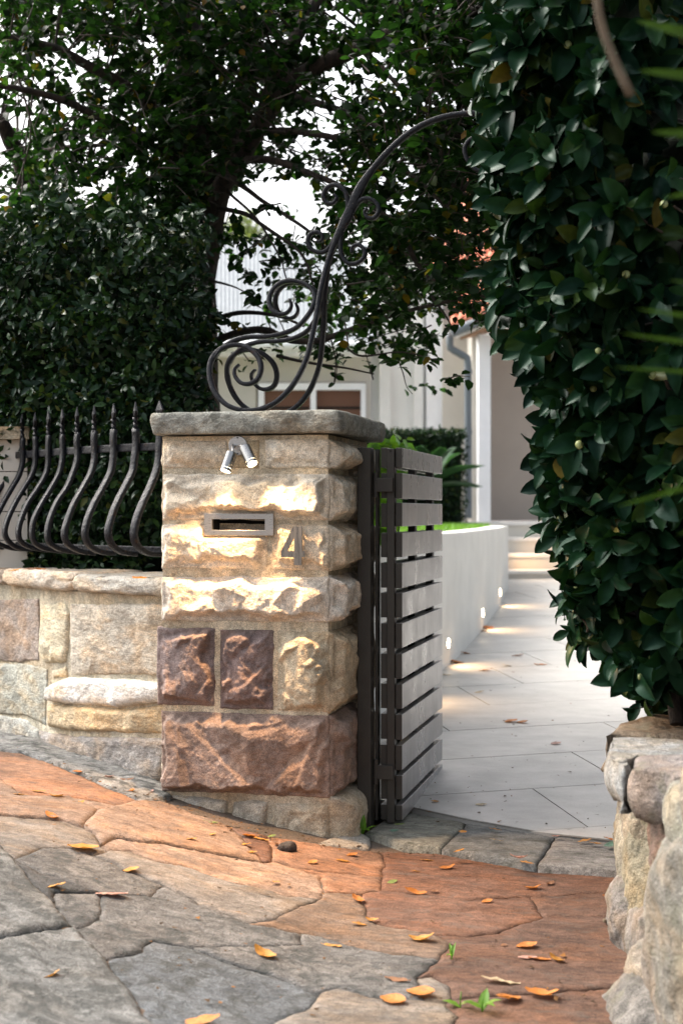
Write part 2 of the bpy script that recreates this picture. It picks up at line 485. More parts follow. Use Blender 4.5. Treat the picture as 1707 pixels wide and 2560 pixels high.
# ------------------------------------------------------------------ stones from outlines
def inside(P, poly):
    x, y = P[:, 0], P[:, 1]; r = np.zeros(len(P), bool)
    n = len(poly); j = n - 1
    for i in range(n):
        xi, yi = poly[i]; xj, yj = poly[j]
        c = ((yi > y) != (yj > y)) & (x < (xj - xi) * (y - yi) / (yj - yi + 1e-15) + xi)
        r ^= c; j = i
    return r
def pdist(P, poly):
    A = poly; B = np.roll(poly, -1, 0); D = B - A; L = (D ** 2).sum(1) + 1e-15
    d = np.full(len(P), 1e9)
    for a, e, l in zip(A, D, L):
        t = np.clip(((P - a) @ e) / l, 0, 1)
        d = np.minimum(d, np.hypot(*(P - a - t[:, None] * e).T))
    return d
def area2(p): return .5 * np.sum(p[:, 0] * np.roll(p[:, 1], -1) - np.roll(p[:, 0], -1) * p[:, 1])
def outline(poly, step, jit, seed, gap):
    """resample a closed outline, roughen it (the same way for a shared edge) and pull it in by gap"""
    poly = np.asarray(poly, float)
    if area2(poly) < 0: poly = poly[::-1]
    out = []
    n = len(poly)
    for i in range(n):
        a, b = poly[i], poly[(i + 1) % n]
        k = max(1, int(np.linalg.norm(b - a) / step))
        t = np.linspace(0, 1, k, endpoint=False)[:, None]
        out.append(a + (b - a) * t)
    P = np.vstack(out)
    if jit:
        q = np.c_[P, np.zeros(len(P))]
        P = P + jit * np.c_[fbm(q, 14, 5, seed, .6), fbm(q + 31.7, 14, 5, seed + 5, .6)]
    if gap:
        T = np.roll(P, -1, 0) - np.roll(P, 1, 0); T /= np.linalg.norm(T, axis=1)[:, None] + 1e-12
        P = P + np.c_[-T[:, 1], T[:, 0]] * gap
    return P
def stone(mb, poly, fmap, step=.007, jit=.004, gap=.004, margin=.03, bulge=.03, facets=6, slope=.35, rough=.008,
          skirt=.05, seed=1, jseed=3, flat=(), edge=0.0, layer=0.0, fscale=22, tilt=0.0, squash=None):
    rg = np.random.RandomState(seed)
    B = outline(poly, step * 1.3, jit, jseed, gap)
    lo, hi = B.min(0), B.max(0); c = (lo + hi) / 2; S = (hi - lo) / 2 + 1e-6
    gx = np.arange(lo[0], hi[0], step); gy = np.arange(lo[1], hi[1], step * .9)
    X, Y = np.meshgrid(gx, gy); X = X + (np.arange(len(gy)) % 2)[:, None] * step * .5
    I = np.c_[X.ravel(), Y.ravel()] + rg.uniform(-.18, .18, (X.size, 2)) * step
    if len(I):
        I = I[inside(I, B)]
        d = pdist(I, B); I = I[d > step * .55]; d = d[d > step * .55]
    else: d = np.zeros(0)
    P = np.vstack([B, I]); D = np.concatenate([np.zeros(len(B)), d]); nb = len(B)
    r = geometry.delaunay_2d_cdt([Vector(p) for p in P], [(i, (i + 1) % nb) for i in range(nb)], [], 1, 1e-7)
    P2 = np.array([tuple(v) for v in r[0]]); T = np.array([f for f in r[2]], int)
    if len(P2) != len(P):
        D = pdist(P2, B); P = P2
    else: P = P2
    q = np.c_[P, np.full(len(P), seed * 3.7)]
    m = min(margin, S.min() * .9)
    if edge:                                 # drafted margin, then an irregular pitched boss
        Dn = D + fbm(q, 15, 4, seed + 21) * m * .75
        e = sstep(m * .30, m * 1.05, Dn); lip = edge * sstep(0, .006, D)
    else:
        e = np.sqrt(np.clip(1 - (1 - np.clip(D / m, 0, 1)) ** 2, 0, 1)); lip = 0
    H = None
    if facets:
        w_ = np.c_[fbm(q, 8, 3, seed), fbm(q + 9, 8, 3, seed)] * .008
        for k in range(facets + 2):
            ck = c + rg.uniform(-.85, .85, 2) * S; pk = rg.uniform(.35, 1.0) * bulge; dn_ = None
            for j in range(rg.randint(4, 7)):
                an = rg.uniform(0, 2 * PI); sl_ = rg.uniform(.10, .95) * slope
                t_ = ((P - ck + w_) @ np.array([math.cos(an), math.sin(an)])) * sl_ - rg.uniform(0, .25) * bulge
                dn_ = t_ if dn_ is None else np.maximum(dn_, t_)
            pyr = pk - np.maximum(dn_, 0)
            H = pyr if H is None else np.maximum(H, pyr)
        H = np.clip(H / bulge, .12, 1.1)
    else: H = np.ones(len(P))
    H = H * bulge * e + lip
    H = H + (fbm(q, fscale, 5, seed, .6) * rough * .75 + fbm(q, 6, 2, seed + 3) * rough * .5) * sstep(0, m * 1.2, D) + fbm(q, 70, 3, seed + 8) * rough * .25
    if layer:
        a = fbm(q * np.array([.5, 1, 1]), 5, 3, seed + 11) * 3.2
        H = H + (np.abs((a * 2) % 1 - .5)) * layer * sstep(0, m, D)
    if tilt:
        H = H + ((P - c) @ rg.uniform(-1, 1, 2)) * tilt
    for (x0, x1, y0, y1, mx) in flat:
        w = .012
        k = sstep(x0 - w, x0, P[:, 0]) * (1 - sstep(x1, x1 + w, P[:, 0])) * sstep(y0 - w, y0, P[:, 1]) * (1 - sstep(y1, y1 + w, P[:, 1]))
        H = H * (1 - k) + np.minimum(H, mx) * k
    V = fmap(P[:, 0], P[:, 1], H)
    if area2(P[T[0]]) < 0: T = T[:, ::-1]
    # skirt behind the edge
    if len(P) >= nb:
        b = P[:nb]
        Vs = fmap(b[:, 0], b[:, 1], np.full(nb, -skirt))
        n0 = len(V)
        V = np.vstack([V, Vs])
        sk = np.array([[i, n0 + i, n0 + (i + 1) % nb, (i + 1) % nb] for i in range(nb)])
        mb.add(V, [T, sk])
    else: mb.add(V, [T])
    return mb

# ------------------------------------------------------------------ ground under everything
def grid_mesh(name, xs, ys, zf):
    X, Y = np.meshgrid(xs, ys); Z = zf(X, Y)
    V = np.c_[X.ravel(), Y.ravel(), Z.ravel()]
    nx, ny = len(xs), len(ys)
    i, j = np.meshgrid(np.arange(nx - 1), np.arange(ny - 1))
    a = (j * nx + i).ravel()
    return mesh_np(name, V, np.c_[a, a + 1, a + nx + 1, a + nx])
xs = np.concatenate([[-900, -300, -80, -30, -14, -8, -5], np.linspace(-3.4, 3.4, 120), [5, 8, 14, 30, 80, 300, 900]])
ys = np.concatenate([[-900, -300, -80, -30, -14, -8], np.linspace(-6, 1.5, 110), [2, 3, 5, 8, 11, 14, 18, 24, 40, 90, 300, 900]])
def ground_z(X, Y):
    q = np.c_[X.ravel(), Y.ravel(), 0 * X.ravel()]
    bump = (fbm(q, 9, 4, 4) * .004).reshape(X.shape)
    g = G(np.clip(X, -3.4, 3.4), np.clip(Y, -6, 1)) - .003 + bump
    p = path_z(np.clip(Y, 0, 14)) - .06
    k = sstep(.05, .4, Y)
    return g * (1 - k) + p * k
t = NT('gritty ground')
c = t.mix(t.remap(t.noise(6, 6, .65), .35, .65, 0, 1), (.085, .07, .055), (.15, .105, .075))
c = t.mix(1.0, c, t.remap(t.noise(160, 3, .7), .3, .7, .55, 1.3), 'MULTIPLY')
t.setp(Base_Color=c, Roughness=.95, Normal=t.bump(t.noise(150, 4, .7), .9, .006))
M['grit'] = t.m
struct('ground', grid_mesh('ground', xs, ys, ground_z), M['grit'])

# ------------------------------------------------------------------ crazy-paved footpath, traced flag by flag
PV = {}
def pv(txt):
    for ln in txt.strip().split():
        k, xy = ln.split(':'); x, y = xy.split(','); PV[k] = (float(x), float(y))
pv('''A0:-60,30 A1:130,52 A2:350,140 A3:520,215 A4:650,268 A5:760,275 A6:900,334 A7:1060,386 A8:1230,424 A9:1400,455 A10:1560,478 A11:1700,500
A12:1800,505 A13:2030,512 A14:2375,562 A15:2870,592 A16:3150,604
B0:-60,120 B1:70,220 B2:130,245 B3:330,250 B4:445,312 B5:550,288
C0:-60,330 C1:60,335 C2:200,350 C3:310,360 C4:385,385 C5:440,420 C6:475,472
D0:540,440 D1:640,455 D2:760,465 D3:870,490 D4:1210,548 D5:1390,580 D6:1568,605 D7:1755,615
E2:1250,475 E3:1262,545
F0:500,497 F1:600,502 F2:700,540 F3:890,580 F4:1000,620 F5:1100,650 F6:1200,668 F7:1330,710 F8:1470,715 F9:1500,686 F10:1568,688 F11:1659,696
H1:1480,610 G1:1760,508 G2:1760,685 G3:1782,565
L0:-60,400 L1:0,470 L2:60,535 L3:140,640 L4:250,740 L5:335,855 L6:420,935 L7:480,1000 L8:540,1080 L9:620,1170 L10:700,1290 L11:800,1420 L12:900,1560
J1:200,487 J2:330,482 J3:430,517 J4:520,560 J5:640,610 J6:760,660
M1:890,720 M2:940,760 M3:1150,830 M4:1270,815 M5:1390,752 M6:1425,742
N1:700,705 P1:460,692 P2:330,637 P3:180,605 Q1:255,690 Q2:463,820
S1:1380,880 S2:1387,932 T0:495,992 T1:640,960 T2:710,910 T3:900,950 T4:1030,1010 T5:1240,1070 T6:1400,1130 T7:1475,1160
W1:1699,797 W2:1730,837 W3:1880,862 W4:2022,887 W5:2080,932 W6:2020,1000 W7:1921,1084 W8:2153,897
X1:1500,905 X2:1750,965 Y1:1951,1190 Y2:1700,1172 Y3:1560,1132 Y4:2042,1202
Z1:1400,1235 Z2:1270,1285 Z3:1180,1420 Z5:2100,1262 Z6:2050,1420 Z7:1150,1560 Z8:2100,1560
V1:1991,1074 V2:2062,1109 V3:2072,1180
BB1:3150,725 BB2:2860,692 BB3:2445,711 BB4:2294,716 BB5:2173,726 BB6:1960,700
CC1:2506,802 CC2:2300,880 CC3:2838,807 CC4:3150,830 DD1:3150,1100 DD2:2600,1150 DD3:3150,1560
SA:220,885 SB:100,902 SC:-60,922 SD:-60,1560''')
FLAGS = [
 ('A0 A1 A2 A3 A4 B5 B3 B2 B1 B0', 'o'), ('B3 B5 B4', 'p'), ('B0 B1 B2 B3 B4 C4 C3 C2 C1 C0', 'p'),
 ('B4 B5 A4 A5 A6 A7 D4 D3 D2 D1 D0 C6 C5 C4', 'p'), ('A7 A8 E2 E3 D4', 'r'), ('A8 A9 A10 A11 G1 G3 D7 D6 D5 E3 E2', 'o'),
 ('C6 D0 D1 D2 D3 D4 E3 D5 H1 F9 F8 F7 F6 F5 F4 F3 F2 F1 F0', 'p'), ('D5 D6 D7 G2 F11 F10 F9 H1', 'o'),
 ('C0 C1 C2 C3 C4 C5 C6 F0 J3 J2 J1 L2 L1 L0', 'w'), ('J3 F0 F1 F2 F3 F4 F5 F6 F7 F8 M6 M5 M4 M3 M2 M1 J6 J5 J4', 'w'),
 ('L2 J1 J2 J3 J4 J5 J6 N1 P1 P2 P3', 'g'), ('L2 P3 P2 P1 Q1 L4 L3', 'd'), ('Q1 P1 Q2 L5 L4', 'g'),
 ('Q2 P1 N1 J6 M1 M2 M3 S1 S2 T3 T2 T1 T0 L7 L6 L5', 'g'),
 ('M3 M4 M5 M6 F8 F9 F10 F11 W1 W2 W3 W4 W5 W6 X2 X1 S1', 't'), ('S1 X1 X2 W6 W7 Y1 Y2 Y3 T7 T6 T5 T4 T3 S2', 'g'),
 ('T0 T1 T2 T3 T4 T5 T6 T7 Z1 Z2 Z3 Z7 L12 L11 L10 L9 L8 L7', 'b'), ('T7 Y3 Y2 Y1 Y4 Z5 Z6 Z8 Z7 Z3 Z2 Z1', 'w'),
 ('W7 V1 V2 V3 Y4 Y1', 'w'), ('A11 A12 A13 A14 A15 A16 BB1 BB2 BB3 BB4 BB5 BB6 G2 D7 G3 G1', 'r'),
 ('F11 G2 BB6 BB5 BB4 BB3 CC1 CC2 W8 W4 W3 W2 W1', 'r'), ('BB3 BB2 BB1 CC4 CC3 CC1', 'm'),
 ('CC2 CC1 CC3 CC4 DD1 DD2 V3 V2 V1 W7 W6 W5 W4 W8', 'm'), ('V3 DD2 DD1 DD3 Z8 Z6 Z5 Y4', 'm'),
 ('L0 L1 L2 L3 L4 L5 SA SB SC', 'k'), ('SC SB SA L5 L6 L7 L8 L9 L10 L11 L12 SD', 'k')]
FC = {'o': (.335, .19, .12), 'p': (.355, .25, .185), 'r': (.215, .118, .080), 'm': (.150, .088, .063), 't': (.23, .165, .122), 'w': (.25, .222, .193),  # orange and pale flags raised in colour to carry the lamp's pool
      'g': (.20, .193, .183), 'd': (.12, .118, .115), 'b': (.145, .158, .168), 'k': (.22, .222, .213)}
g_map = lambda a, b, n: np.c_[a, b, G(a, b) + n]
PVW = {k: on_g(*c7(*p))[:2] for k, p in PV.items()}
foot = empty('footpath', (0, -1.2, 0), 'sloping crazy-paved sandstone footpath in front of the pillar', None)
del foot['label']; foot['kind'] = 'structure'
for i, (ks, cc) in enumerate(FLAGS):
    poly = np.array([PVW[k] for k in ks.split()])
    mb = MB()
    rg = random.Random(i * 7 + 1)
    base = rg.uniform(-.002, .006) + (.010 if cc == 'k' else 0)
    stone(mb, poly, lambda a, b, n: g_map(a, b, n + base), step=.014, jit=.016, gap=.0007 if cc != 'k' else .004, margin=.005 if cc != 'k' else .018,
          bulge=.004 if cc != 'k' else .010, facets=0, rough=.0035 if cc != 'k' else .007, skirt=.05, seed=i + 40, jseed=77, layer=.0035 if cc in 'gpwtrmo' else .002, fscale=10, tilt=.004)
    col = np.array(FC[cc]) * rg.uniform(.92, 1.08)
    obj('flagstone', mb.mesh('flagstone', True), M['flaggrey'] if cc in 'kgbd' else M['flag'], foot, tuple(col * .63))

def strip(a, b, nrm, widths, step_, seed, keep):
    rgs = random.Random(seed); L = np.linalg.norm(b - a); e = (b - a) / L; o = 0.006
    for wi, w in enumerate(widths):
        t = -.1 if wi else 0.0
        while t < L + .2:
            q = t + rgs.uniform(.7, 1.3) * step_
            poly = np.array([a + e * (t + .004) + nrm * o, a + e * (q - .004) + nrm * o, a + e * (q - .004 + rgs.uniform(-.06, .06)) + nrm * (o + w - .008), a + e * (t + .004) + nrm * (o + w - .008)])
            if keep(poly.mean(0)):
                mb = MB(); stone(mb, poly, lambda x, y, n: g_map(x, y, n + .003), step=.03, jit=.02, gap=.003, margin=.012, bulge=.006, facets=0, rough=.006, skirt=.05, seed=rgs.randint(0, 999), fscale=10, tilt=.006)
                obj('flagstone', mb.mesh('flagstone', True), M['flaggrey'] if rgs.random() < .5 else M['flag'], foot, tuple(np.array(FC[rgs.choice('gwkpt')]) * .63))
            t = q
        o += w
pa, pb = np.array(PVW['A0']), np.array(PVW['SD']); dn = (pb - pa) / np.linalg.norm(pb - pa); nl = np.array([dn[1], -dn[0]]); nl = nl if nl[0] < 0 else -nl
strip(pa + dn * .05, pb + dn * 1.2, nl, [.5, .6, .5, .6], .6, 3, lambda p: p[0] > -3.4)
pc, pd = np.array(PVW['SD']), np.array(PVW['DD3']); dn2 = (pd - pc) / np.linalg.norm(pd - pc); nb2 = np.array([dn2[1], -dn2[0]]); nb2 = nb2 if nb2[1] < 0 else -nb2
strip(pc, pd, nb2, [.55, .6, .6], .65, 4, lambda p: p[1] > -5.5)
# ------------------------------------------------------------------ threshold kerb stones across the gateway
kerb = empty('kerb', (.6, .1, 0), 'x', None); del kerb['label']; kerb['kind'] = 'structure'
kz = .012
KP = [[(905, 2082), (985, 2032), (1019, 2028), (1167, 2057), (1103, 2119), (1010, 2107)], [(1167, 2057), (1386, 2091), (1342, 2161), (1103, 2119)],
      [(1386, 2091), (1560, 2107), (1720, 2122), (1720, 2190), (1555, 2175), (1342, 2161)]]
for i, pp in enumerate(KP):
    poly = np.array([on_z(u, v, kz)[:2] for u, v in pp]); mb = MB()
    stone(mb, poly, lambda a, b, n: np.c_[a, b, kz - .006 + n], step=.013, jit=.008, gap=.003, margin=.012, bulge=.007, facets=0, rough=.006, skirt=.08, seed=90 + i, jseed=7, fscale=12)
    obj('kerb_stone', mb.mesh('kerb_stone', True), M['kerb'], kerb, [(.20, .20, .17), (.15, .155, .15), (.21, .205, .195)][i])
mb = MB(); stone(mb, np.array([on_g(*c7(*p))[:2] for p in [(-60, 28), (130, 50), (350, 138), (520, 213), (650, 266), (758, 270), (800, 255), (760, 190), (600, 120), (350, 30), (130, -30), (-60, -60)]]),
                 lambda a, b, n: g_map(a, b, n + .001), step=.014, jit=.012, gap=0, margin=.02, bulge=.010, facets=0, rough=.010, skirt=.03, seed=6)
obj('mortar_fillet', mb.mesh('mortar_fillet', True), M['flaggrey'], foot, (.24, .24, .23))
# broken mortar fillet at the pillar's foot
mb = MB(); stone(mb, np.array([on_g(u, v)[:2] for u, v in [(795, 2112), (850, 2093), (905, 2085), (930, 2100), (925, 2127), (870, 2122), (800, 2118)]]),
                 lambda a, b, n: g_map(a, b, n + .004), step=.008, jit=.016, gap=0, margin=.02, bulge=.006, facets=0, rough=.006, skirt=.03, seed=5)
obj('mortar_fillet', mb.mesh('mortar_fillet', True), M['mortar'], foot, (.26, .25, .225))

# ------------------------------------------------------------------ pale garden path of large limestone tiles
path = empty('garden_path', (1.2, 4, .2), 'x', None); del path['label']; path['kind'] = 'structure'
PA = R(25.6)
ex = np.array([math.cos(PA), math.sin(PA)]); ey = np.array([-math.sin(PA), math.cos(PA)])
P0 = on_path(1560, 1961)[:2]
bedp = np.array([on_z(1019, 2030, .01)[:2], on_z(1167, 2058, .01)[:2], on_z(1386, 2092, .01)[:2], on_z(1560, 2108, .01)[:2], on_z(1720, 2123, .01)[:2],
                 [3.4, .3], [4.2, 14.0], [.6, 14.0], [-.3, 8], [-1.2, 3.2], [-.8, .8], on_z(985, 2034, .01)[:2]])
def clip_half(P, a, n):
    out = []
    for i in range(len(P)):
        p, q = P[i], P[(i + 1) % len(P)]; dp, dq = np.dot(p - a, n), np.dot(q - a, n)
        if dp >= 0: out.append(p)
        if (dp >= 0) != (dq >= 0): out.append(p + (q - p) * dp / (dp - dq))
    return out
rgp = random.Random(4)
TWp, THp, gp = 1.2, .6, .003
edgeN = []
for i in range(4):
    a, b = bedp[i], bedp[i + 1]; d = b - a; n = np.array([-d[1], d[0]]); n /= np.linalg.norm(n)
    edgeN.append((a + n * .004, n))
e_left = (bedp[0], None)
for r in range(-4, 26):
    for cidx in range(-6, 9):
        off = (r % 3) * .4
        q = [P0 + ex * (cidx * TWp + off + dx) + ey * (r * THp + dy) for dx, dy in ((gp, gp), (TWp - gp, gp), (TWp - gp, THp - gp), (gp, THp - gp))]
        ctr = sum(q) / 4
        if ctr[1] < -.6 or ctr[1] > 14 or ctr[0] < -1.8 or ctr[0] > 4.2: continue
        if ctr[0] < -.4 and ctr[1] < 1.5: continue
        # butt against the back edge of the threshold stones
        u = max(0, min(3, int(np.searchsorted(bedp[1:4, 0], ctr[0]))))
        for k in {max(0, u - 1), u, min(3, u + 1)}:
            q = clip_half(q, *edgeN[k])
            if len(q) < 3: break
        if len(q) < 3: continue
        q = np.array(q)
        if abs(area2(q)) < .004: continue
        lift = rgp.uniform(-.0006, .0006)
        top3 = np.c_[q, path_z(q[:, 1]) + .008 + lift]
        mb = MB(); mb.prism(top3 - np.array([0, 0, .03]), (0, 0, .03))
        s = rgp.uniform(.95, 1.04)
        obj('paving_tile', mb.mesh('paving_tile'), M['paver'], path, (.345 * s, .335 * s, .31 * s))
# grout bed just under the tiles
V = np.c_[bedp, path_z(bedp[:, 1]) + .0035]
bm = bmesh.new(); fv = [bm.verts.new(tuple(float(a) for a in p)) for p in V]; bm.faces.new(fv); bmesh.ops.triangulate(bm, faces=bm.faces[:])
me = bpy.data.meshes.new('grout_bed'); bm.to_mesh(me); bm.free()
obj('grout_bed', me, M['soil'], path)
# ------------------------------------------------------------------ sandstone gate pillar
PW, PD, PH = .636, .64, 1.455            # width, depth, height to the underside of the cap
pillar = empty('gate_pillar', (-PW / 2, PD / 2, 0), 'square rock-faced sandstone gate pillar with a heavy overhanging capstone', 'pillar')
mb = MB(); mb.box(-PW + .012, -.012, .012, PD - .012, -.25, PH)
# rough mortar body: subdivided and noise displaced
def rough_box(x0, x1, y0, y1, z0, z1, st, amp, seed):
    mb = MB()
    def face(o, a, b, na, nb):
        A = np.linspace(0, 1, na); Bq = np.linspace(0, 1, nb); X, Y = np.meshgrid(A, Bq)
        P = o + X.ravel()[:, None] * a + Y.ravel()[:, None] * b
        n = np.cross(a, b); n = n / np.linalg.norm(n)
        P = P + n * (fbm(P, 25, 4, seed) * amp)[:, None]
        i, j = np.meshgrid(np.arange(na - 1), np.arange(nb - 1)); k = (j * na + i).ravel()
        mb.add(P, np.c_[k, k + 1, k + na + 1, k + na])
    dx, dy, dz = x1 - x0, y1 - y0, z1 - z0
    nx, ny, nz = (max(2, int(d / st)) for d in (dx, dy, dz))
    face(np.array([x0, y0, z0]), np.array([dx, 0, 0]), np.array([0, 0, dz]), nx, nz)
    face(np.array([x1, y0, z0]), np.array([0, dy, 0]), np.array([0, 0, dz]), ny, nz)
    face(np.array([x1, y1, z0]), np.array([-dx, 0, 0]), np.array([0, 0, dz]), nx, nz)
    face(np.array([x0, y1, z0]), np.array([0, -dy, 0]), np.array([0, 0, dz]), ny, nz)
    face(np.array([x0, y0, z1]), np.array([dx, 0, 0]), np.array([0, dy, 0]), nx, ny)
    return mb
obj('mortar', rough_box(-PW + .004, -.006, -.004, PD - .004, -.25, PH, .008, .004, 3).mesh('mortar', True), M['mortar'], pillar, (.56, .49, .37))
fmap_f = lambda a, b, n: np.c_[a, -n, b]
fmap_r = lambda a, b, n: np.c_[n, a, b]
fmap_l = lambda a, b, n: np.c_[-PW - n, -a, b]
fmap_b = lambda a, b, n: np.c_[-a, PD + n, b]
def fz(u, v): p = on_y(u, v, 0.0); return (p[0], p[2])
def quad(l, r, t0, t1, b0, b1):
    """photo outline of a stone on the street face: left/right u, top v at left/right, bottom v at left/right"""
    return [fz(l, b0), fz(r, b1), fz(r, t1), fz(l, t0)]
# fittings on the street face (x0,x1,z0,z1)
sl0, sl1 = fz(517, 1338), fz(689, 1284)
so0, so1 = fz(537, 1325), fz(668, 1298)
nm0, nm1 = fz(706, 1420), fz(806, 1312)
lp = fz(599, 1115)
FL_SLOT = [(sl0[0] - .004, sl1[0] + .004, sl0[1] - .004, sl1[1] + .004, .012), (so0[0], so1[0], so0[1], so1[1], -.06)]
FL_NUM = [(nm0[0], nm1[0], nm0[1], nm1[1], .026)]
FL_LAMP = [(lp[0] - .05, lp[0] + .05, lp[1] - .06, lp[1] + .05, .012)]
XR = 830                                  # u of the drafted corner
LSAND, TSAND, PSAND = (.62, .565, .47), (.58, .505, .395), (.60, .54, .46)
ST = [  # l, r, t0, t1, b0, b1, colour, bulge, rough, facets, slope, flat, wraps the corner
 (407, 572, 1100, 1100, 1172, 1172, TSAND, .018, .005, 3, .2, FL_LAMP, 0),
 (574, 651, 1100, 1100, 1173, 1173, (.42, .33, .21), .012, .004, 2, .1, FL_LAMP, 0),
 (661, XR, 1098, 1098, 1171, 1172, LSAND, .018, .005, 3, .25, FL_LAMP, 1),
 (406, XR, 1183, 1184, 1301, 1303, LSAND, .050, .007, 9, .9, FL_SLOT, 1),
 (404, 671, 1309, 1309, 1422, 1424, LSAND, .045, .007, 7, .8, FL_SLOT, 0),
 (679, XR, 1309, 1310, 1424, 1428, TSAND, .042, .006, 6, .6, FL_SLOT + FL_NUM, 1),
 (404, XR, 1441, 1440, 1553, 1556, PSAND, .054, .008, 10, .9, [], 1),
 (393, 541, 1566, 1568, 1764, 1768, (.225, .178, .168), .058, .009, 11, 1.3, [], 0),
 (550, 686, 1571, 1573, 1772, 1776, (.20, .155, .148), .050, .012, 12, 1.2, [], 0),
 (693, XR, 1575, 1579, 1778, 1783, (.45, .385, .28), .062, .007, 9, 1.3, [], 1),
 (404, XR, 1775, 1787, 1978, 1995, (.27, .20, .165), .078, .008, 12, 1.0, [], 1)]
for i, (l, r, t0, t1, b0, b1, col, bu, ro, fa, slp, fl, wrap) in enumerate(ST):
    mb = MB()
    q = quad(l, r, t0, t1, b0, b1)
    if r == XR: q[1] = (0.002, q[1][1]); q[2] = (0.002, q[2][1])
    stone(mb, q, fmap_f, step=.0048, jit=.006, gap=.001, margin=.04, bulge=bu, facets=fa, slope=slp, rough=ro, skirt=.03, seed=i * 3 + 11, jseed=i + 3, flat=fl, edge=.010)
    if wrap:
        zb, zt = q[1][1], q[2][1]
        rg = random.Random(i)
        d1 = rg.uniform(.30, .42)
        stone(mb, [(-.003, zb), (d1, zb), (d1, zt), (-.003, zt)], fmap_r, step=.007, jit=.006, gap=.002, margin=.035, bulge=.046 + rg.uniform(-.010, .015), facets=14, slope=.7, rough=.014, skirt=.03, seed=i * 5 + 200, jseed=i + 90, edge=.012)
    obj('sandstone_block', mb.mesh('sandstone_block', True), M['sand'], pillar, col)
    if wrap:                              # the next stone along the side, then the hidden faces
        mb = MB(); stone(mb, [(d1 + .012, zb), (PD, zb), (PD, zt), (d1 + .012, zt)], fmap_r, step=.014, jit=.006, gap=.002, margin=.03, bulge=.05, facets=5, slope=.4, rough=.012, skirt=.03, seed=i + 300)
        obj('sandstone_block', mb.mesh('sandstone_block', True), M['sand'], pillar, LSAND)
        for fm, w, s in ((fmap_l, PD, 1), (fmap_b, PW, 2)):
            ra = (-w, -.32, 0) if fm is fmap_l else (0, .3, w)
            for a0, a1 in zip(ra[:-1], ra[1:]):
                mb = MB(); stone(mb, [(a0 + .006, zb), (a1 - .006, zb), (a1 - .006, zt), (a0 + .006, zt)], fm, step=.022, jit=.006, gap=.002, margin=.02, bulge=.012, facets=0, rough=.008, skirt=.03, seed=i * 2 + s + 400)
                obj('sandstone_block', mb.mesh('sandstone_block', True), M['sand'], pillar, TSAND if s == 1 else col)
# footing course, cut by the rising footpath
for i, (pl, col) in enumerate([([(405, 1985), (430, 1984), (560, 1993), (575, 2000), (572, 2080), (500, 2060), (405, 2010)], (.40, .38, .33)),
                               ([(580, 1998), (625, 1996), (676, 2002), (672, 2090), (640, 2100), (578, 2085)], (.42, .38, .31)),
                               ([(684, 2003), (XR, 2006), (XR, 2140), (684, 2130)], (.40, .35, .27))]):
    mb = MB(); q = [fz(*p) for p in pl]
    if i == 2: q[1] = (.004, q[1][1]); q[2] = (.004, q[2][1])
    stone(mb, q, fmap_f, step=.006, jit=.006, gap=.004, margin=.03, bulge=.034, facets=5, slope=.5, rough=.012, skirt=.03, seed=i + 500, jseed=i + 5, edge=0)
    if i == 2:
        stone(mb, [(-.003, -.06), (.30, -.06), (.30, q[0][1] + .13), (-.003, q[0][1] + .13)][:2] + [(.30, .165), (-.003, .165)], fmap_r, step=.008, jit=.008, gap=.002, margin=.08, bulge=.10, facets=5, slope=.3, rough=.014, skirt=.03, seed=520)
    obj('footing_stone', mb.mesh('footing_stone', True), M['sand'], pillar, col)
mb = MB(); stone(mb, [(.31, -.05), (PD, -.05), (PD, .16), (.31, .16)], fmap_r, step=.014, bulge=.06, seed=521); obj('footing_stone', mb.mesh('footing_stone', True), M['sand'], pillar, (.4, .36, .29))
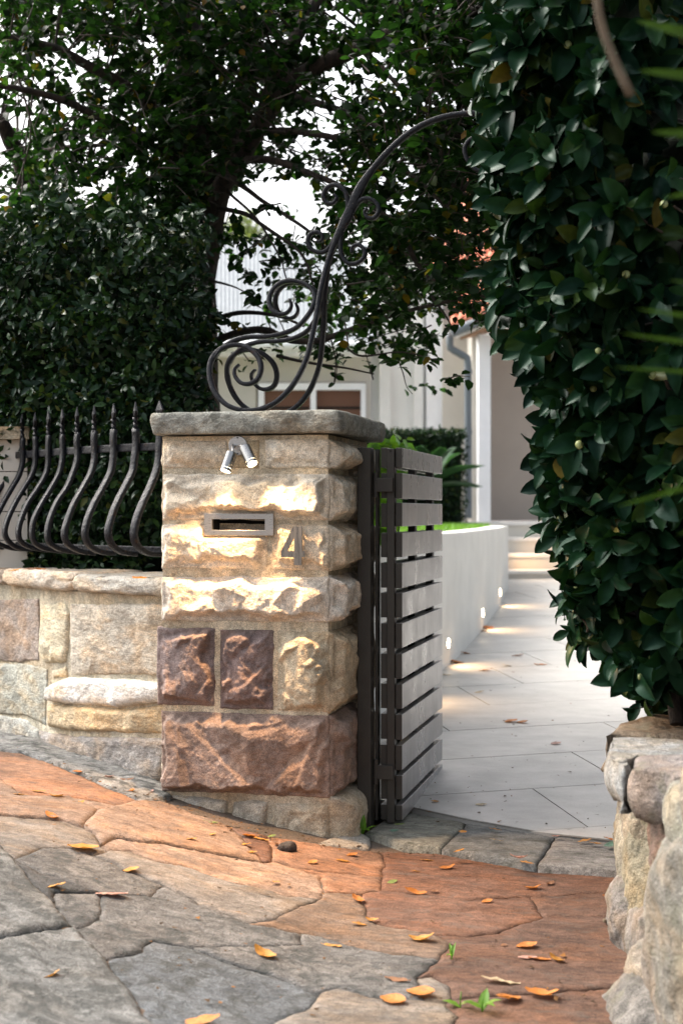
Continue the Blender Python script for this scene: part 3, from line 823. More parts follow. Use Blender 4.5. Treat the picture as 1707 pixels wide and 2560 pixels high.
# capstone: thick slab with pitched edges
def slab(mb, x0, x1, y0, y1, z0, z1, st, amp, seed, cham=.02):
    n = 10
    loopz = [z0, z0 + .003] + list(np.linspace(z0 + .012, z1 - .012, n)) + [z1 - .004, z1]
    ins = [.006, .001] + [0] * n + [.002, .008]
    per = []
    for (ax, ay, bx, by) in ((x0, y0, x1, y0), (x1, y0, x1, y1), (x1, y1, x0, y1), (x0, y1, x0, y0)):
        k = int(max(abs(bx - ax), abs(by - ay)) / st)
        t = np.linspace(0, 1, k, endpoint=False); per.append(np.c_[ax + (bx - ax) * t, ay + (by - ay) * t])
    P = np.vstack(per); C = np.array([(x0 + x1) / 2, (y0 + y1) / 2]); m = len(P)
    Hx, Hy = (x1 - x0) / 2, (y1 - y0) / 2
    # round the corners a little
    D = P - C
    cr = np.minimum(Hx - np.abs(D[:, 0]), Hx) + np.minimum(Hy - np.abs(D[:, 1]), Hy)
    P = C + D * (1 - .022 * np.exp(-cr / .02))[:, None]
    N = np.zeros_like(P); 
    T = np.roll(P, -1, 0) - np.roll(P, 1, 0); T /= np.linalg.norm(T, axis=1)[:, None]; N = np.c_[T[:, 1], -T[:, 0]]
    V = []
    for z, i_ in zip(loopz, ins):
        q = np.c_[P, np.full(m, z)]
        hz = (z - z0) / (z1 - z0)
        rock = fbm(q * np.array([1, 1, 1.6]), 16, 4, seed) * amp + np.abs(fbm(q, 9, 3, seed + 4)) * amp * .9
        prof = amp * (.6 * math.sin(hz * PI) - .2) - .9 * amp * max(0, .45 - hz) * 2 * (fbm(q * np.array([1, 1, .2]), 7, 2, seed + 9) > .05)
        V.append(np.c_[P + N * (rock + prof - i_)[:, None], np.full(m, z) + fbm(q, 8, 3, seed + 2) * (.004 if z > z0 + .03 else .002)])
    V = np.vstack(V); L = len(loopz)
    q = [[a * m + j, a * m + (j + 1) % m, (a + 1) * m + (j + 1) % m, (a + 1) * m + j] for a in range(L - 1) for j in range(m)]
    fs = [np.array(q)]
    # top and bottom sheets
    top = V[(L - 1) * m:]; bot = V[:m]
    for ring, start, flip in ((top, (L - 1) * m, 0), (bot, 0, 1)):
        k = len(V); R2 = []
        for s_ in (.8, .5, .2):
            W = ring.copy(); W[:, :2] = C + (W[:, :2] - C) * s_; W[:, 2] = ring[:, 2].mean() + fbm(W, 6, 3, seed) * .003 + (0 if flip else .002)
            R2.append(W)
        cpt = np.array([[C[0], C[1], ring[:, 2].mean()]])
        V = np.vstack([V] + R2 + [cpt])
        prev = start
        for a in range(3):
            cur = k + a * m
            qq = [[prev + j, prev + (j + 1) % m, cur + (j + 1) % m, cur + j] for j in range(m)]
            fs.append(np.array(qq)[:, ::-1] if flip else np.array(qq)); prev = cur
        cc = k + 3 * m
        tt = [[prev + j, prev + (j + 1) % m, cc] for j in range(m)]
        fs.append(np.array(tt)[:, ::-1] if flip else np.array(tt))
    q4 = [f for f in fs if f.shape[1] == 4]; t3 = [f for f in fs if f.shape[1] == 3]
    mb.add(V, [np.vstack(q4), np.vstack(t3)])
    return mb
cz0, cz1 = PH + .006, PH + .086
cap_l = on_y(371, 1060, -.05)[0]
cap_r = on_y(850, 1060, -.05)[0]
cap = obj('capstone', slab(MB(), cap_l, cap_r, -.05, .755, cz0, cz1, .008, .009, 21).mesh('capstone', True), M['cap'], pillar, (.34, .34, .30))

# ------------------------------------------------------------------ fittings on the pillar
def bevel_obj(o, w=.001, seg=2):
    m = o.modifiers.new('bevel', 'BEVEL'); m.width = w; m.segments = seg; m.limit_method = 'ANGLE'; return o
# letter slot
ls = empty('letter_slot', (sl0[0], -.03, sl0[1]), 'brushed stainless steel letter slot set into the pillar face', 'letter slot')
fy0, fy1 = -.030, -.012
mb = MB()
X0, X1, Z0, Z1 = sl0[0], sl1[0], sl0[1], sl1[1]; x0, x1, z0, z1 = so0[0], so1[0], so0[1], so1[1]
def frame4(y0, y1, X0, X1, Z0, Z1, x0, x1, z0, z1):
    o = np.array([[X0, 0, Z0], [X1, 0, Z0], [X1, 0, Z1], [X0, 0, Z1]]); n = np.array([[x0, 0, z0], [x1, 0, z0], [x1, 0, z1], [x0, 0, z1]])
    V = np.vstack([o + [0, y0, 0], n + [0, y0, 0], o + [0, y1, 0], n + [0, y1, 0]])
    q = []
    for i in range(4):
        j = (i + 1) % 4
        q += [[i, j, 4 + j, 4 + i], [8 + i, 12 + i, 12 + j, 8 + j], [i, 8 + i, 8 + j, j], [4 + i, 4 + j, 12 + j, 12 + i]]
    return V, np.array(q)
V, q = frame4(fy0, fy1, X0, X1, Z0, Z1, x0, x1, z0, z1); mb.add(V, q)
bevel_obj(obj('frame', mb.mesh('frame'), M['steel'], ls))
mb = MB()                                  # box-shaped throat behind the opening, its inner shade put into the black colour
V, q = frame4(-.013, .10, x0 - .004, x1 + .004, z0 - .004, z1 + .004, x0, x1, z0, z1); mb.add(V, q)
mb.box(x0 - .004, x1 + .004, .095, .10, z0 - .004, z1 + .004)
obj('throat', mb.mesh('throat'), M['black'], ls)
# open the pillar's mortar body behind the slot so the throat is a real hole
mo = [o for o in pillar.children if o.name.startswith('mortar')][0]
bm = bmesh.new(); bm.from_mesh(mo.data)
dl = [v for v in bm.verts if v.co.y < .05 and x0 - .006 < v.co.x < x1 + .006 and z0 - .006 < v.co.z < z1 + .006]
bmesh.ops.delete(bm, geom=dl, context='VERTS'); bm.to_mesh(mo.data); bm.free()
for o in pillar.children:
    if not o.name.startswith('sandstone_block'): continue
    bm = bmesh.new(); bm.from_mesh(o.data)
    dl = [v for v in bm.verts if -.1 < v.co.y < .03 and x0 < v.co.x < x1 and z0 < v.co.z < z1]
    if dl: bmesh.ops.delete(bm, geom=dl, context='VERTS'); bm.to_mesh(o.data)
    bm.free()

# house number
def fig(pts): return [fz(*ca(*p)) for p in pts]
out4 = np.array(fig([(966, 798), (1022, 798), (1022, 952), (1040, 952), (1040, 991), (1019, 991), (1019, 1041), (972, 1041), (972, 991), (891, 991), (891, 956)]))
hol4 = np.array(fig([(973, 868), (973, 953), (931, 953)]))
Pn = np.vstack([out4, hol4]); n1, n2 = len(out4), len(hol4)
ed = [(i, (i + 1) % n1) for i in range(n1)] + [(n1 + i, n1 + (i + 1) % n2) for i in range(n2)]
r_ = geometry.delaunay_2d_cdt([Vector(p) for p in Pn], ed, [], 0, 1e-6)
T4 = np.array(r_[2], int); P4 = np.array([tuple(v) for v in r_[0]])
cen = P4[T4].mean(1); T4 = T4[inside(cen, out4) & ~inside(cen, hol4)]
ya, yb = -.052, -.044
V = np.vstack([np.c_[P4[:, 0], np.full(len(P4), ya), P4[:, 1]], np.c_[P4[:, 0], np.full(len(P4), yb), P4[:, 1]]]); k = len(P4)
sd_ = [[a, b, k + b, k + a] for a, b in ed]
mb = MB(); mb.add(V, [T4, T4[:, ::-1] + k, np.array(sd_)])
num = empty('house_number', (float(out4[:, 0].mean()), -.04, float(out4[:, 1].min())), 'brushed steel house number 4 standing off the pillar stone', 'house number')
bm_me = mb.mesh('digit')
bm = bmesh.new(); bm.from_mesh(bm_me); bmesh.ops.recalc_face_normals(bm, faces=bm.faces); bm.to_mesh(bm_me); bm.free()
obj('digit', bm_me, M['lampsteel'], num)
for (u, v) in ((995, 830), (995, 1015)):
    p = fz(*ca(u, v)); mb = MB(); mb.cyl((p[0], yb - .0005, p[1]), (p[0], -.012, p[1]), .004, n=10); obj('standoff_pin', mb.mesh('standoff_pin'), M['steel'], num)

# twin-head spot light
wl = empty('spot_light', (lp[0], -.02, lp[1]), 'twin-head stainless spot light lit warm under the capstone', 'spot light')
mb = MB(); mb.cyl((lp[0], -.014, lp[1]), (lp[0], -.024, lp[1]), .0355, .0345, n=48)
obj('mounting_plate', mb.mesh('mounting_plate'), M['steel'], wl); bevel_obj(wl.children[-1], .001)
for dz in (.029, -.029):
    mb = MB(); mb.cyl((lp[0], -.0235, lp[1] + dz), (lp[0], -.0255, lp[1] + dz), .003, n=10); obj('screw', mb.mesh('screw'), M['black'], wl)
def head(ctop, cbot, ytop, ybot, sgn):
    p0 = np.array(on_y(*ctop, ytop)); p1 = np.array(on_y(*cbot, ybot)); a = (p1 - p0) / np.linalg.norm(p1 - p0)
    mb = MB(); r = .0205
    mb.cyl(p0, p0 + a * .0025, r * .9, r, 36); mb.cyl(p0 + a * .0026, p1 - a * .012, r, r, 36)
    mb.cyl(p1 - a * .0115, p1, r, r, 36, caps=False)
    # inner wall of the rim so the mouth is hollow
    mb.cyl(p1, p1 - a * .008, r * .88, r * .88, 36, caps=False)
    h = obj('lamp_head', mb.mesh('lamp_head', False), M['lampsteel'], wl)
    mb = MB(); mb.cyl(p1 - a * .006, p1 - a * .003, r * .87, r * .87, 32); obj('lens', mb.mesh('lens'), M['lamp_glow'], h)
    k0 = np.array([lp[0] + sgn * .012, -.024, lp[1] - .002])
    mb = MB(); k1 = p0 + a * .006
    mb.tube(smooth_path([k0, k0 + np.array([0, -.02, .002]), k1 + np.array([0, .012, .006]), k1], 10), .0055, 10); mb.cyl(k1 - [.007, 0, 0], k1 + [.007, 0, 0], .0065, n=14)
    obj('swivel_arm', mb.mesh('swivel_arm', True), M['steel'], wl)
    L = bpy.data.lights.new('lamp_beam', 'SPOT'); L.energy = LAMP_W; L.color = (1.0, .59, .28); L.spot_size = R(112); L.spot_blend = 1.0; L.shadow_soft_size = .016
    lo = bpy.data.objects.new('lamp_beam', L); COL.objects.link(lo); lo.parent = h
    lo.matrix_parent_inverse = Matrix.Identity(4)
    lo.location = tuple(p1 + a * .003); lo.rotation_euler = Vector(a).to_track_quat('-Z', 'Y').to_euler()
LAMP_W = 31.0
head((580, 1131), (564, 1178), -.085, -.108, -1)
head((611, 1117), (631, 1160), -.085, -.115, 1)

# ------------------------------------------------------------------ curved garden wall left of the pillar
W0 = np.array([-.60, .11]); H0 = R(180 - 17.5); RAD = 2.15; SK = .85
def arc(s):                                # plan point and outward (street) normal at arc length s
    s = np.asarray(s, float)
    h = H0 - np.minimum(s, SK) / RAD; q = np.maximum(s - SK, 0)
    x = W0[0] + RAD * (np.sin(H0) - np.sin(h)) + q * np.cos(h)
    y = W0[1] + RAD * (np.cos(h) - np.cos(H0)) + q * np.sin(h)
    return x, y, h
def arc_n(s):
    x, y, h = arc(s)
    tx, ty = np.cos(h), np.sin(h)
    return x, y, -ty, tx                    # normal to the left of travel = street side
def wmap(off=0.0):
    def f(a, b, n):
        x, y, nx, ny = arc_n(a)
        return np.c_[x + nx * (n + off), y + ny * (n + off), b]
    return f
def wall_sz(u, v, off=0.0):
    r = ray(u, v)
    def side(s):
        x, y, nx, ny = arc_n(s); dx, dy = x + nx * off - CAM[0], y + ny * off - CAM[1]
        return dx * r[1] - dy * r[0]
    a, b = -.3, 2.2
    fa = side(a)
    for i in range(50):
        m = .5 * (a + b); fm = side(m)
        if (fm > 0) == (fa > 0): a = m
        else: b = m
    x, y, nx, ny = arc_n(a); p = np.array([x + nx * off - CAM[0], y + ny * off - CAM[1]])
    t = p @ r[:2] / (r[:2] @ r[:2])
    return a, CAM[2] + t * r[2]
gw = empty('garden_wall', (*[float(a) for a in arc(.5)[:2]], .1), 'low curved sandstone garden wall left of the pillar', 'wall')
SW = 3.8
# mortar body and the raised bed's back
ss = np.linspace(-.02, SW, 120); zz = np.linspace(-.1, .86, 60)
S_, Z_ = np.meshgrid(ss, zz); a_, b_ = S_.ravel(), Z_.ravel()
nz_ = fbm(np.c_[a_, b_, 0 * a_], 16, 4, 6) * .006
V = wmap(-.004)(a_, b_, nz_)
i_, j_ = np.meshgrid(np.arange(len(ss) - 1), np.arange(len(zz) - 1)); k_ = (j_ * len(ss) + i_).ravel(); nn = len(ss)
mb = MB(); mb.add(V, np.c_[k_, k_ + 1, k_ + nn + 1, k_ + nn])
Vb = wmap(-.30)(ss, np.full(nn, .86), 0); Vf = wmap(-.012)(ss, np.full(nn, .86), 0); Vg = wmap(-.30)(ss, np.full(nn, -.1), 0)
ii = np.arange(nn - 1)
mb.add(np.vstack([Vf, Vb, Vg]), np.vstack([np.c_[ii, ii + 1, nn + ii + 1, nn + ii], np.c_[nn + ii, nn + ii + 1, 2 * nn + ii + 1, 2 * nn + ii]]))
obj('mortar', mb.mesh('mortar', True), M['mortar'], gw, (.50, .46, .36))
def wpoly(pts, off=0.0): return [wall_sz(*c5(*p), off) for p in pts]
WS = [
 ([(-150, 460), (178, 455), (183, 560), (180, 740), (90, 748), (-150, 735)], (.37, .315, .275), .018, .008, 4),
 ([(186, 480), (300, 475), (322, 520), (318, 660), (305, 755), (215, 755), (182, 700)], (.60, .54, .40), .022, .006, 3),
 ([(326, 478), (520, 476), (770, 478), (770, 800), (560, 805), (330, 808), (322, 640)], (.52, .475, .395), .022, .008, 3),
 ([(-150, 752), (110, 752), (222, 775), (218, 900), (212, 1040), (120, 1000), (-150, 960)], (.42, .425, .37), .028, .008, 4),
 ([(244, 785), (305, 765), (312, 815), (250, 822)], (.50, .45, .34), .010, .005, 2),
 ([(234, 850), (320, 812), (560, 822), (770, 835), (770, 935), (560, 960), (232, 930)], (.72, .70, .65), .045, .008, 3),
 ([(232, 934), (560, 964), (770, 939), (770, 1082), (560, 1075), (330, 1070), (228, 1045)], (.58, .47, .31), .030, .012, 5),
 ([(180, 1060), (330, 1082), (560, 1092), (770, 1098), (770, 1420), (560, 1400), (400, 1330), (240, 1230)], (.31, .29, .27), .025, .012, 4),
 ([(-150, 965), (120, 1010), (175, 1060), (200, 1150), (60, 1170), (-150, 1150)], (.44, .44, .40), .012, .008, 3)]
for i, (pl, col, bu, ro, fa) in enumerate(WS):
    mb = MB(); stone(mb, wpoly(pl), wmap(0), step=.008, jit=.010, gap=.003, margin=.03, bulge=bu, facets=fa, slope=.35, rough=ro, skirt=.03, seed=i + 600, jseed=i, edge=0)
    obj('wall_stone', mb.mesh('wall_stone', True), M['wallstone'], gw, col)
rgw = random.Random(8)
sl_, _ = wall_sz(-80, 1500)
for row, (z0, z1) in enumerate(((.02, .22), (.23, .52), (.53, .845))):   # wall goes on out of frame
    s = sl_ + .02
    while s < SW - .1:
        e = min(SW, s + rgw.uniform(.25, .5)); mb = MB()
        stone(mb, [(s, z0), (e, z0), (e, z1), (s, z1)], wmap(0), step=.02, jit=.008, gap=.004, bulge=.025, facets=3, rough=.008, seed=int(s * 100) + row)
        obj('wall_stone', mb.mesh('wall_stone', True), M['wallstone'], gw, rgw.choice([(.44, .38, .29), (.40, .38, .33), (.5, .44, .31)])); s = e + .012
# coping stones: top sheet and pitched front edge in one curved slab each
def coping(s0, s1, z0, z1, seed, col, over=.035, depth=.34):
    ns = max(8, int((s1 - s0) / .012)); S = np.linspace(s0, s1, ns)
    prof = []
    for t in np.linspace(0, 1, 9): prof.append((over + .006 * math.sin(t * PI * 1.2) - (.014 if t in (0, 1) else 0), z0 + (z1 - z0) * t))
    for t in np.linspace(.02, 1, 14): prof.append((over - .012 - t * depth, z1))
    prof.append((over - depth, z0)); 
    m = len(prof); V = []
    for k, (n, z) in enumerate(prof):
        q = np.c_[S, np.full(ns, n), np.full(ns, z)]
        dn = fbm(q * np.array([1, 1, 3]), 20, 4, seed) * .010 + fbm(q, 7, 3, seed + 1) * .008
        dz = fbm(q, 9, 4, seed + 2) * .006 if z > z0 + .01 else fbm(q, 12, 3, seed + 3) * .006
        ed = np.minimum(S - s0, s1 - S); rd = .010 * np.exp(-ed / .012)
        V.append(wmap(0)(S, np.full(ns, z) + dz - (rd if k > 4 else -rd), np.full(ns, n) + (dn if k < 9 else 0) - (rd if k < 10 else 0)))
    V = np.vstack(V); mb = MB()
    mb.add(V, np.array([[((a) % m) * ns + j, ((a) % m) * ns + j + 1, ((a + 1) % m) * ns + j + 1, ((a + 1) % m) * ns + j] for a in range(m) for j in range(ns - 1)]))
    for c_ in (0, ns - 1):
        ring = V.reshape(m, ns, 3)[:, c_]; mb.add(np.vstack([ring, ring.mean(0)]), np.array([[a, (a + 1) % m, m] for a in range(m)]))
    obj('coping_stone', mb.mesh('coping_stone', True), M['wallstone'], gw, col)
j1 = wall_sz(*c5(332, 420), .035)[0]; j2 = wall_sz(*c5(12, 400), .035)[0]
CZ0, CZ1 = .862, .932
coping(-.02, j1 - .006, CZ0, CZ1, 31, (.47, .45, .40)); coping(j1 + .006, j2 - .005, CZ0, CZ1 + .004, 35, (.52, .47, .40)); coping(j2 + .005, j2 + .55, CZ0, CZ1, 39, (.42, .36, .30)); coping(j2 + .56, SW, CZ0, CZ1, 43, (.42, .38, .30))

# raised garden bed behind the wall
ss2 = np.linspace(-.05, SW, 40); Vf = wmap(-.28)(ss2, np.full(40, .90), 0); Vb = Vf + np.array([1.2, 6.5, .08]); Vb[:, 0] = np.linspace(-1.5, -7.5, 40); Vb[:, 1] = np.linspace(1.9, 7.5, 40)
rows = [Vf * (1 - t) + Vb * t for t in np.linspace(0, 1, 12)]
V = np.vstack(rows); V[:, 2] += fbm(V, 5, 3, 2) * .02
ii, jj = np.meshgrid(np.arange(39), np.arange(11)); k_ = (jj * 40 + ii).ravel()
struct('garden_bed', mesh_np('garden_bed', V, np.c_[k_, k_ + 1, k_ + 41, k_ + 40]), M['soil'])

# ------------------------------------------------------------------ wrought-iron fence on the wall
FO = -.085                                  # fence line behind the wall face
fe = empty('iron_fence', (*[float(a) for a in arc(.5)[:2]], .93), 'black wrought-iron fence of bellied spear-topped bars on the garden wall', 'fence')
def rail(z, n0, h, d):
    S = np.linspace(-.03, SW, 60); P = wmap(FO)(S, np.full(60, z), np.full(60, n0)); mb = MB(); mb.ribbon(P, d, (0, 0, 1), h); return mb.mesh('rail')
ZR1, ZR0 = 1.432, 1.030
obj('rail', rail(ZR1, 0.0, .030, .010), M['iron'], fe); obj('rail', rail(ZR0, .0, .030, .010), M['iron'], fe)
def picket(s, rg):
    prof = [(.012, 1.505), (.012, 1.47), (.012, 1.43), (.014, 1.39), (.028, 1.34), (.062, 1.28), (.105, 1.215), (.138, 1.15), (.150, 1.095), (.138, 1.055), (.100, 1.030), (.055, 1.018), (.010, 1.014)]
    prof = [(n + rg.uniform(-.003, .003), z + rg.uniform(-.002, .002)) for n, z in prof]
    q = smooth_path(np.array(prof), 44)
    x, y, nx, ny = arc_n(s)
    P = np.c_[x + nx * (q[:, 0] + FO), y + ny * (q[:, 0] + FO), q[:, 1]]
    T = np.array([-ny, nx, 0.0])
    mb = MB(); mb.ribbon(P, .018, T, .032)
    b = obj('bar', mb.mesh('bar', True), M['iron'], fe)
    # twisted neck and diamond leaf finial
    mb = MB(); zt = np.linspace(1.503, 1.55, 10); tw = np.linspace(0, PI * 1.15, 10)
    nvec = np.array([nx, ny, 0.0]); c0 = np.array([x + nx * (.012 + FO), y + ny * (.012 + FO), 0])
    V = []
    for z, a in zip(zt, tw):
        w = .0105 - .003 * math.sin((z - 1.503) / .047 * PI)
        for k in range(4):
            an = a + k * PI / 2 + PI / 4
            V.append(c0 + (T * math.cos(an) + nvec * math.sin(an)) * w * 1.25 + np.array([0, 0, z]))
    V = np.array(V); mb.add(V, np.array([[i * 4 + j, i * 4 + (j + 1) % 4, i * 4 + 4 + (j + 1) % 4, i * 4 + 4 + j] for i in range(9) for j in range(4)]))
    an = rg.uniform(-.5, .5) + math.pi * .1
    A = T * math.cos(an) + nvec * math.sin(an); B = -T * math.sin(an) + nvec * math.cos(an)
    D = [(0, 1.543, .006), (.029, 1.572, .004), (0, 1.610, .002), (-.029, 1.572, .004)]
    P0_ = [c0 + A * d[0] + np.array([0, 0, d[1]]) for d in D]
    V = [p + B * d[2] for p, d in zip(P0_, D)] + [p - B * d[2] for p, d in zip(P0_, D)]
    cen_ = c0 + np.array([0, 0, 1.572]); V += [cen_ + B * .010, cen_ - B * .010]
    fs = []
    for i in range(4):
        j = (i + 1) % 4; fs += [[i, j, 8], [4 + j, 4 + i, 9]]
    mb.add(np.array(V), [np.array(fs), np.array([[i, 4 + i, 4 + (i + 1) % 4, (i + 1) % 4] for i in range(4)])])
    obj('spear_tip', mb.mesh('spear_tip', False), M['iron'], b)
rgf = random.Random(2)
s_first = wall_sz(345, 1107, FO)[0]
for i in range(-1, 28):
    s = s_first + i * .136
    if s > SW - .05: break
    picket(s, rgf)

# pale block pier standing behind the fence at the left edge of the picture
pier = empty('garden_pier', cw(LU(-40, 7.0), 7.0, .9), 'pale rendered block pier half hidden behind the iron fence', 'pier')
def cam_box(name, mat, parent, u0, u1, d0, d1, z0, z1, color=None, dref=None):
    dr = dref or d0
    l0, l1 = LU(u0, dr), LU(u1, dr)
    P = [cw(l0, d0, z0), cw(l1, d0, z0), cw(l1, d1, z0), cw(l0, d1, z0)]
    mb = MB(); mb.prism(P, (0, 0, z1 - z0)); return obj(name, mb.mesh(name), mat, parent, color)
zs = [ZV(v, 6.35) for v in (1440, 1352, 1280, 1180, 1100)]
for i in range(4): cam_box('block', M['beige'], pier, -160, 69, 6.35, 6.7, zs[i] + .004, zs[i + 1], None)
cam_box('cap_block', M['wallstone'], pier, -170, 73, 6.30, 6.75, ZV(1099, 6.35), ZV(1068, 6.35), (.42, .36, .26))

# ------------------------------------------------------------------ wrought-iron scroll arch on the pillar cap
sc = empty('scroll_arch', (-.25, .33, cz1), 'black wrought-iron scroll arch rising from the pillar cap over the gateway', 'ironwork')
YC, YS, ZT = .33, .15, 2.16
def c3(x, y): return (480 + x * .4911, 250 + y * .4911)
def yplane(z, sgn):
    k = 1 - float(sstep(cz1, ZT, z)) if False else max(0.0, 1 - (z - cz1) / (ZT - cz1))
    return YC + sgn * YS * k
def spath(pts, sgn, n):
    out = []
    for p in pts:
        u, v = c3(*p)
        y = YC - YS                          # traced on the nearer leaf of the pair
        for _ in range(6):
            q = on_y(u, v, y); y = yplane(q[2], -1)
        q = on_y(u, v, y)
        out.append([q[0], yplane(q[2], sgn), q[2]])
    return smooth_path(np.array(out), n)
P_stem = [(812, 545), (772, 630), (722, 735), (684, 850), (652, 980), (634, 1090), (612, 1200), (585, 1310), (545, 1400), (490, 1480), (420, 1543), (340, 1576), (255, 1578), (178, 1552), (122, 1495), (94, 1420), (94, 1345), (122, 1290), (168, 1258), (228, 1246), (290, 1264), (338, 1310), (352, 1366), (335, 1420), (295, 1445), (250, 1440), (220, 1405), (218, 1370), (242, 1346)]
P_leaf = [(112, 1318), (150, 1268), (210, 1228), (290, 1207), (380, 1204), (460, 1190), (530, 1160), (580, 1110), (612, 1060), (626, 1008), (608, 962), (565, 932), (500, 920), (445, 936), (406, 976), (393, 1025), (410, 1070), (450, 1092), (488, 1080), (506, 1048), (497, 1016)]
rgi = np.random.RandomState(5)
for sgn in (-1, 1):
    for pts, n, w in ((P_stem, 150, .018), (P_leaf, 110, .0165)):
        P = spath(pts, sgn, n)
        P[:, 2] = np.maximum(P[:, 2], cz1 + .010)
        taper = np.ones(n); taper[-14:] = np.linspace(1, .45, 14)
        if pts is P_leaf: taper[:10] = np.linspace(.5, 1, 10)
        ham = 1 + .10 * fbm(np.c_[np.arange(n) * .4, np.zeros(n), np.zeros(n) + sgn], 1, 3, 4)
        mb = MB(); mb.ribbon(P, w * taper * ham, (0, 1, 0), .024)
        obj('scroll_bar', mb.mesh('scroll_bar', True), M['iron'], sc)
def trace(pts, y, n):
    return smooth_path(np.array([on_y(*c3(*p), y) for p in pts]), n)
arch = trace([(700, 800), (735, 710), (775, 625), (808, 555), (835, 490), (885, 400), (955, 310), (1040, 222), (1130, 152), (1225, 105), (1325, 78), (1440, 70), (1560, 85), (1680, 130), (1790, 200)], YC, 90)
wt = np.interp(np.arange(90), [0, 12, 22, 30, 89], [.012, .036, .034, .021, .017])
mb = MB(); mb.ribbon(arch, wt, (0, 1, 0), .026); obj('arch_bar', mb.mesh('arch_bar', True), M['iron'], sc)
for pts in ([(775, 620), (792, 560), (790, 500), (770, 455), (725, 433), (686, 450), (669, 490), (685, 524), (718, 525), (737, 497), (722, 480)],
            [(800, 610), (822, 560), (850, 517), (890, 501), (933, 520), (951, 560), (930, 598), (896, 600), (877, 575), (892, 550)],
            [(745, 665), (725, 710), (690, 762), (650, 777), (607, 758), (590, 715), (606, 682), (640, 673), (664, 692), (658, 718), (636, 722)],
            [(762, 670), (755, 730), (762, 790), (792, 830), (836, 832), (874, 802), (876, 762), (846, 737), (816, 750), (812, 782)],
            [(1560, 360), (1500, 372), (1440, 352), (1398, 300), (1388, 245), (1412, 205), (1455, 193), (1490, 215), (1490, 255)]):
    P = trace(pts, YC, 60); tp = np.ones(60) * .0155; tp[-12:] = np.linspace(.0155, .009, 12)
    mb = MB(); mb.ribbon(P, tp, (0, 1, 0), .022); obj('small_scroll', mb.mesh('small_scroll', True), M['iron'], sc)
mb = MB(); pb = on_y(618, 1025, .18); mb.cyl((pb[0], .18, cz1 - .004), (pb[0], .18, cz1 + .018), .006, n=12); obj('anchor_bolt', mb.mesh('anchor_bolt'), M['iron'], sc)

# ------------------------------------------------------------------ gate post and slatted gate
gpst = empty('gate_post', (.1, .26, 0), 'tall bronze steel gate post bolted to the side of the pillar', 'post')
gx0, gx1 = on_y(893, 1600, .22)[0], on_y(926, 1600, .22)[0]
mb = MB(); mb.box(gx0, gx1, .22, .285, .0, on_y(900, 1119, .22)[2]); bevel_obj(obj('shaft', mb.mesh('shaft'), M['bronze'], gpst), .003)
mb = MB(); mb.box(gx1 + .0005, gx1 + .010, .30, .345, .02, on_y(900, 1121, .22)[2]); obj('gate_stop', mb.mesh('gate_stop'), M['bronze'], gpst)
for v in (1183, 1463, 1728):
    z = on_y(890, v, .25)[2]; mb = MB(); mb.cyl((.03, .25, z), (gx0 + .001, .25, z), .007, n=12); mb.cyl((gx0 - .012, .25, z), (gx0 - .004, .25, z), .011, n=6)
    obj('standoff_bolt', mb.mesh('standoff_bolt'), M['steel'], gpst)
YG0, YG1 = .285, 1.185
xs_f = on_y(1005, 1600, YG0)[0]            # street-end corner of the right-hand battens
gt = empty('slatted_gate', (xs_f - .03, YG0, .03), 'open gate of grey horizontal battens on a bronze frame', 'gate')
xb = [xs_f - .026, xs_f]                    # right-hand batten
xc = [xs_f - .055, xs_f - .028]             # frame uprights
xa = [xs_f - .082, xs_f - .057]             # left-hand batten
ztops = [on_y(1005, v, YG0)[2] for v in (1119, 1182, 1257.5, 1332, 1407, 1483, 1559, 1635, 1711, 1787, 1864, 1940, 2013)]
zbots = [on_y(1005, v, YG0)[2] for v in (1169, 1245, 1317, 1393, 1470, 1545, 1621, 1697, 1773, 1850, 1926, 2000, 2051)]
rgt = random.Random(3)
for zt, zb in zip(ztops, zbots):
    for x in (xb, xa):
        mb = MB(); j = rgt.uniform(-.0012, .0012); mb.box(x[0], x[1], YG0 + rgt.uniform(-.002, .002), YG1 + rgt.uniform(-.002, .002), zb + j, zt + j)
        me_ = mb.mesh('slat'); me_.materials.append(M['batten']); me_.materials.append(M['bronze'])
        for pg in me_.polygons:
            if abs(pg.normal.y) > .5: pg.material_index = 1
        s_ = obj('slat', me_, None, gt); bevel_obj(s_, .0018)
zl, zh = zbots[-1], ztops[0]
for k, y0 in enumerate((YG0 - .014, YG0 + .40, YG1 - .10)):
    mb = MB(); mb.box(xc[0] - .001, xc[1] + .001, y0, y0 + .045, zl + (.0 if k else -.008), zh - .004); bevel_obj(obj('upright', mb.mesh('upright'), M['bronze'], gt), .002)
mb = MB(); px = (xc[0] + xc[1]) / 2; pz = on_y(986, 1128, YG0)[2]; mb.cyl((px, YG0 - .0155, pz), (px, YG0 - .0145, pz), .004, n=12); obj('bolt_hole_disc', mb.mesh('bolt_hole_disc'), M['black'], gt)  # black disc stands in for the shade of an open hole
for v0, v1 in ((1195, 1230), (1911, 1946)):
    za, zb_ = on_y(970, v1, YG0)[2], on_y(970, v0, YG0)[2]
    mb = MB(); mb.box(gx1 + .014, xc[1] - .002, YG0 - .030, YG0 - .015, za, zb_)
    h = obj('hinge_plate', mb.mesh('hinge_plate'), M['bronze'], gt); bevel_obj(h, .002)
    mb = MB(); mb.cyl((gx1 + .010, YG0 - .018, za - .02), (gx1 + .010, YG0 - .018, zb_ + .02), .010, n=16); obj('hinge_pin', mb.mesh('hinge_pin', False), M['bronze'], h)

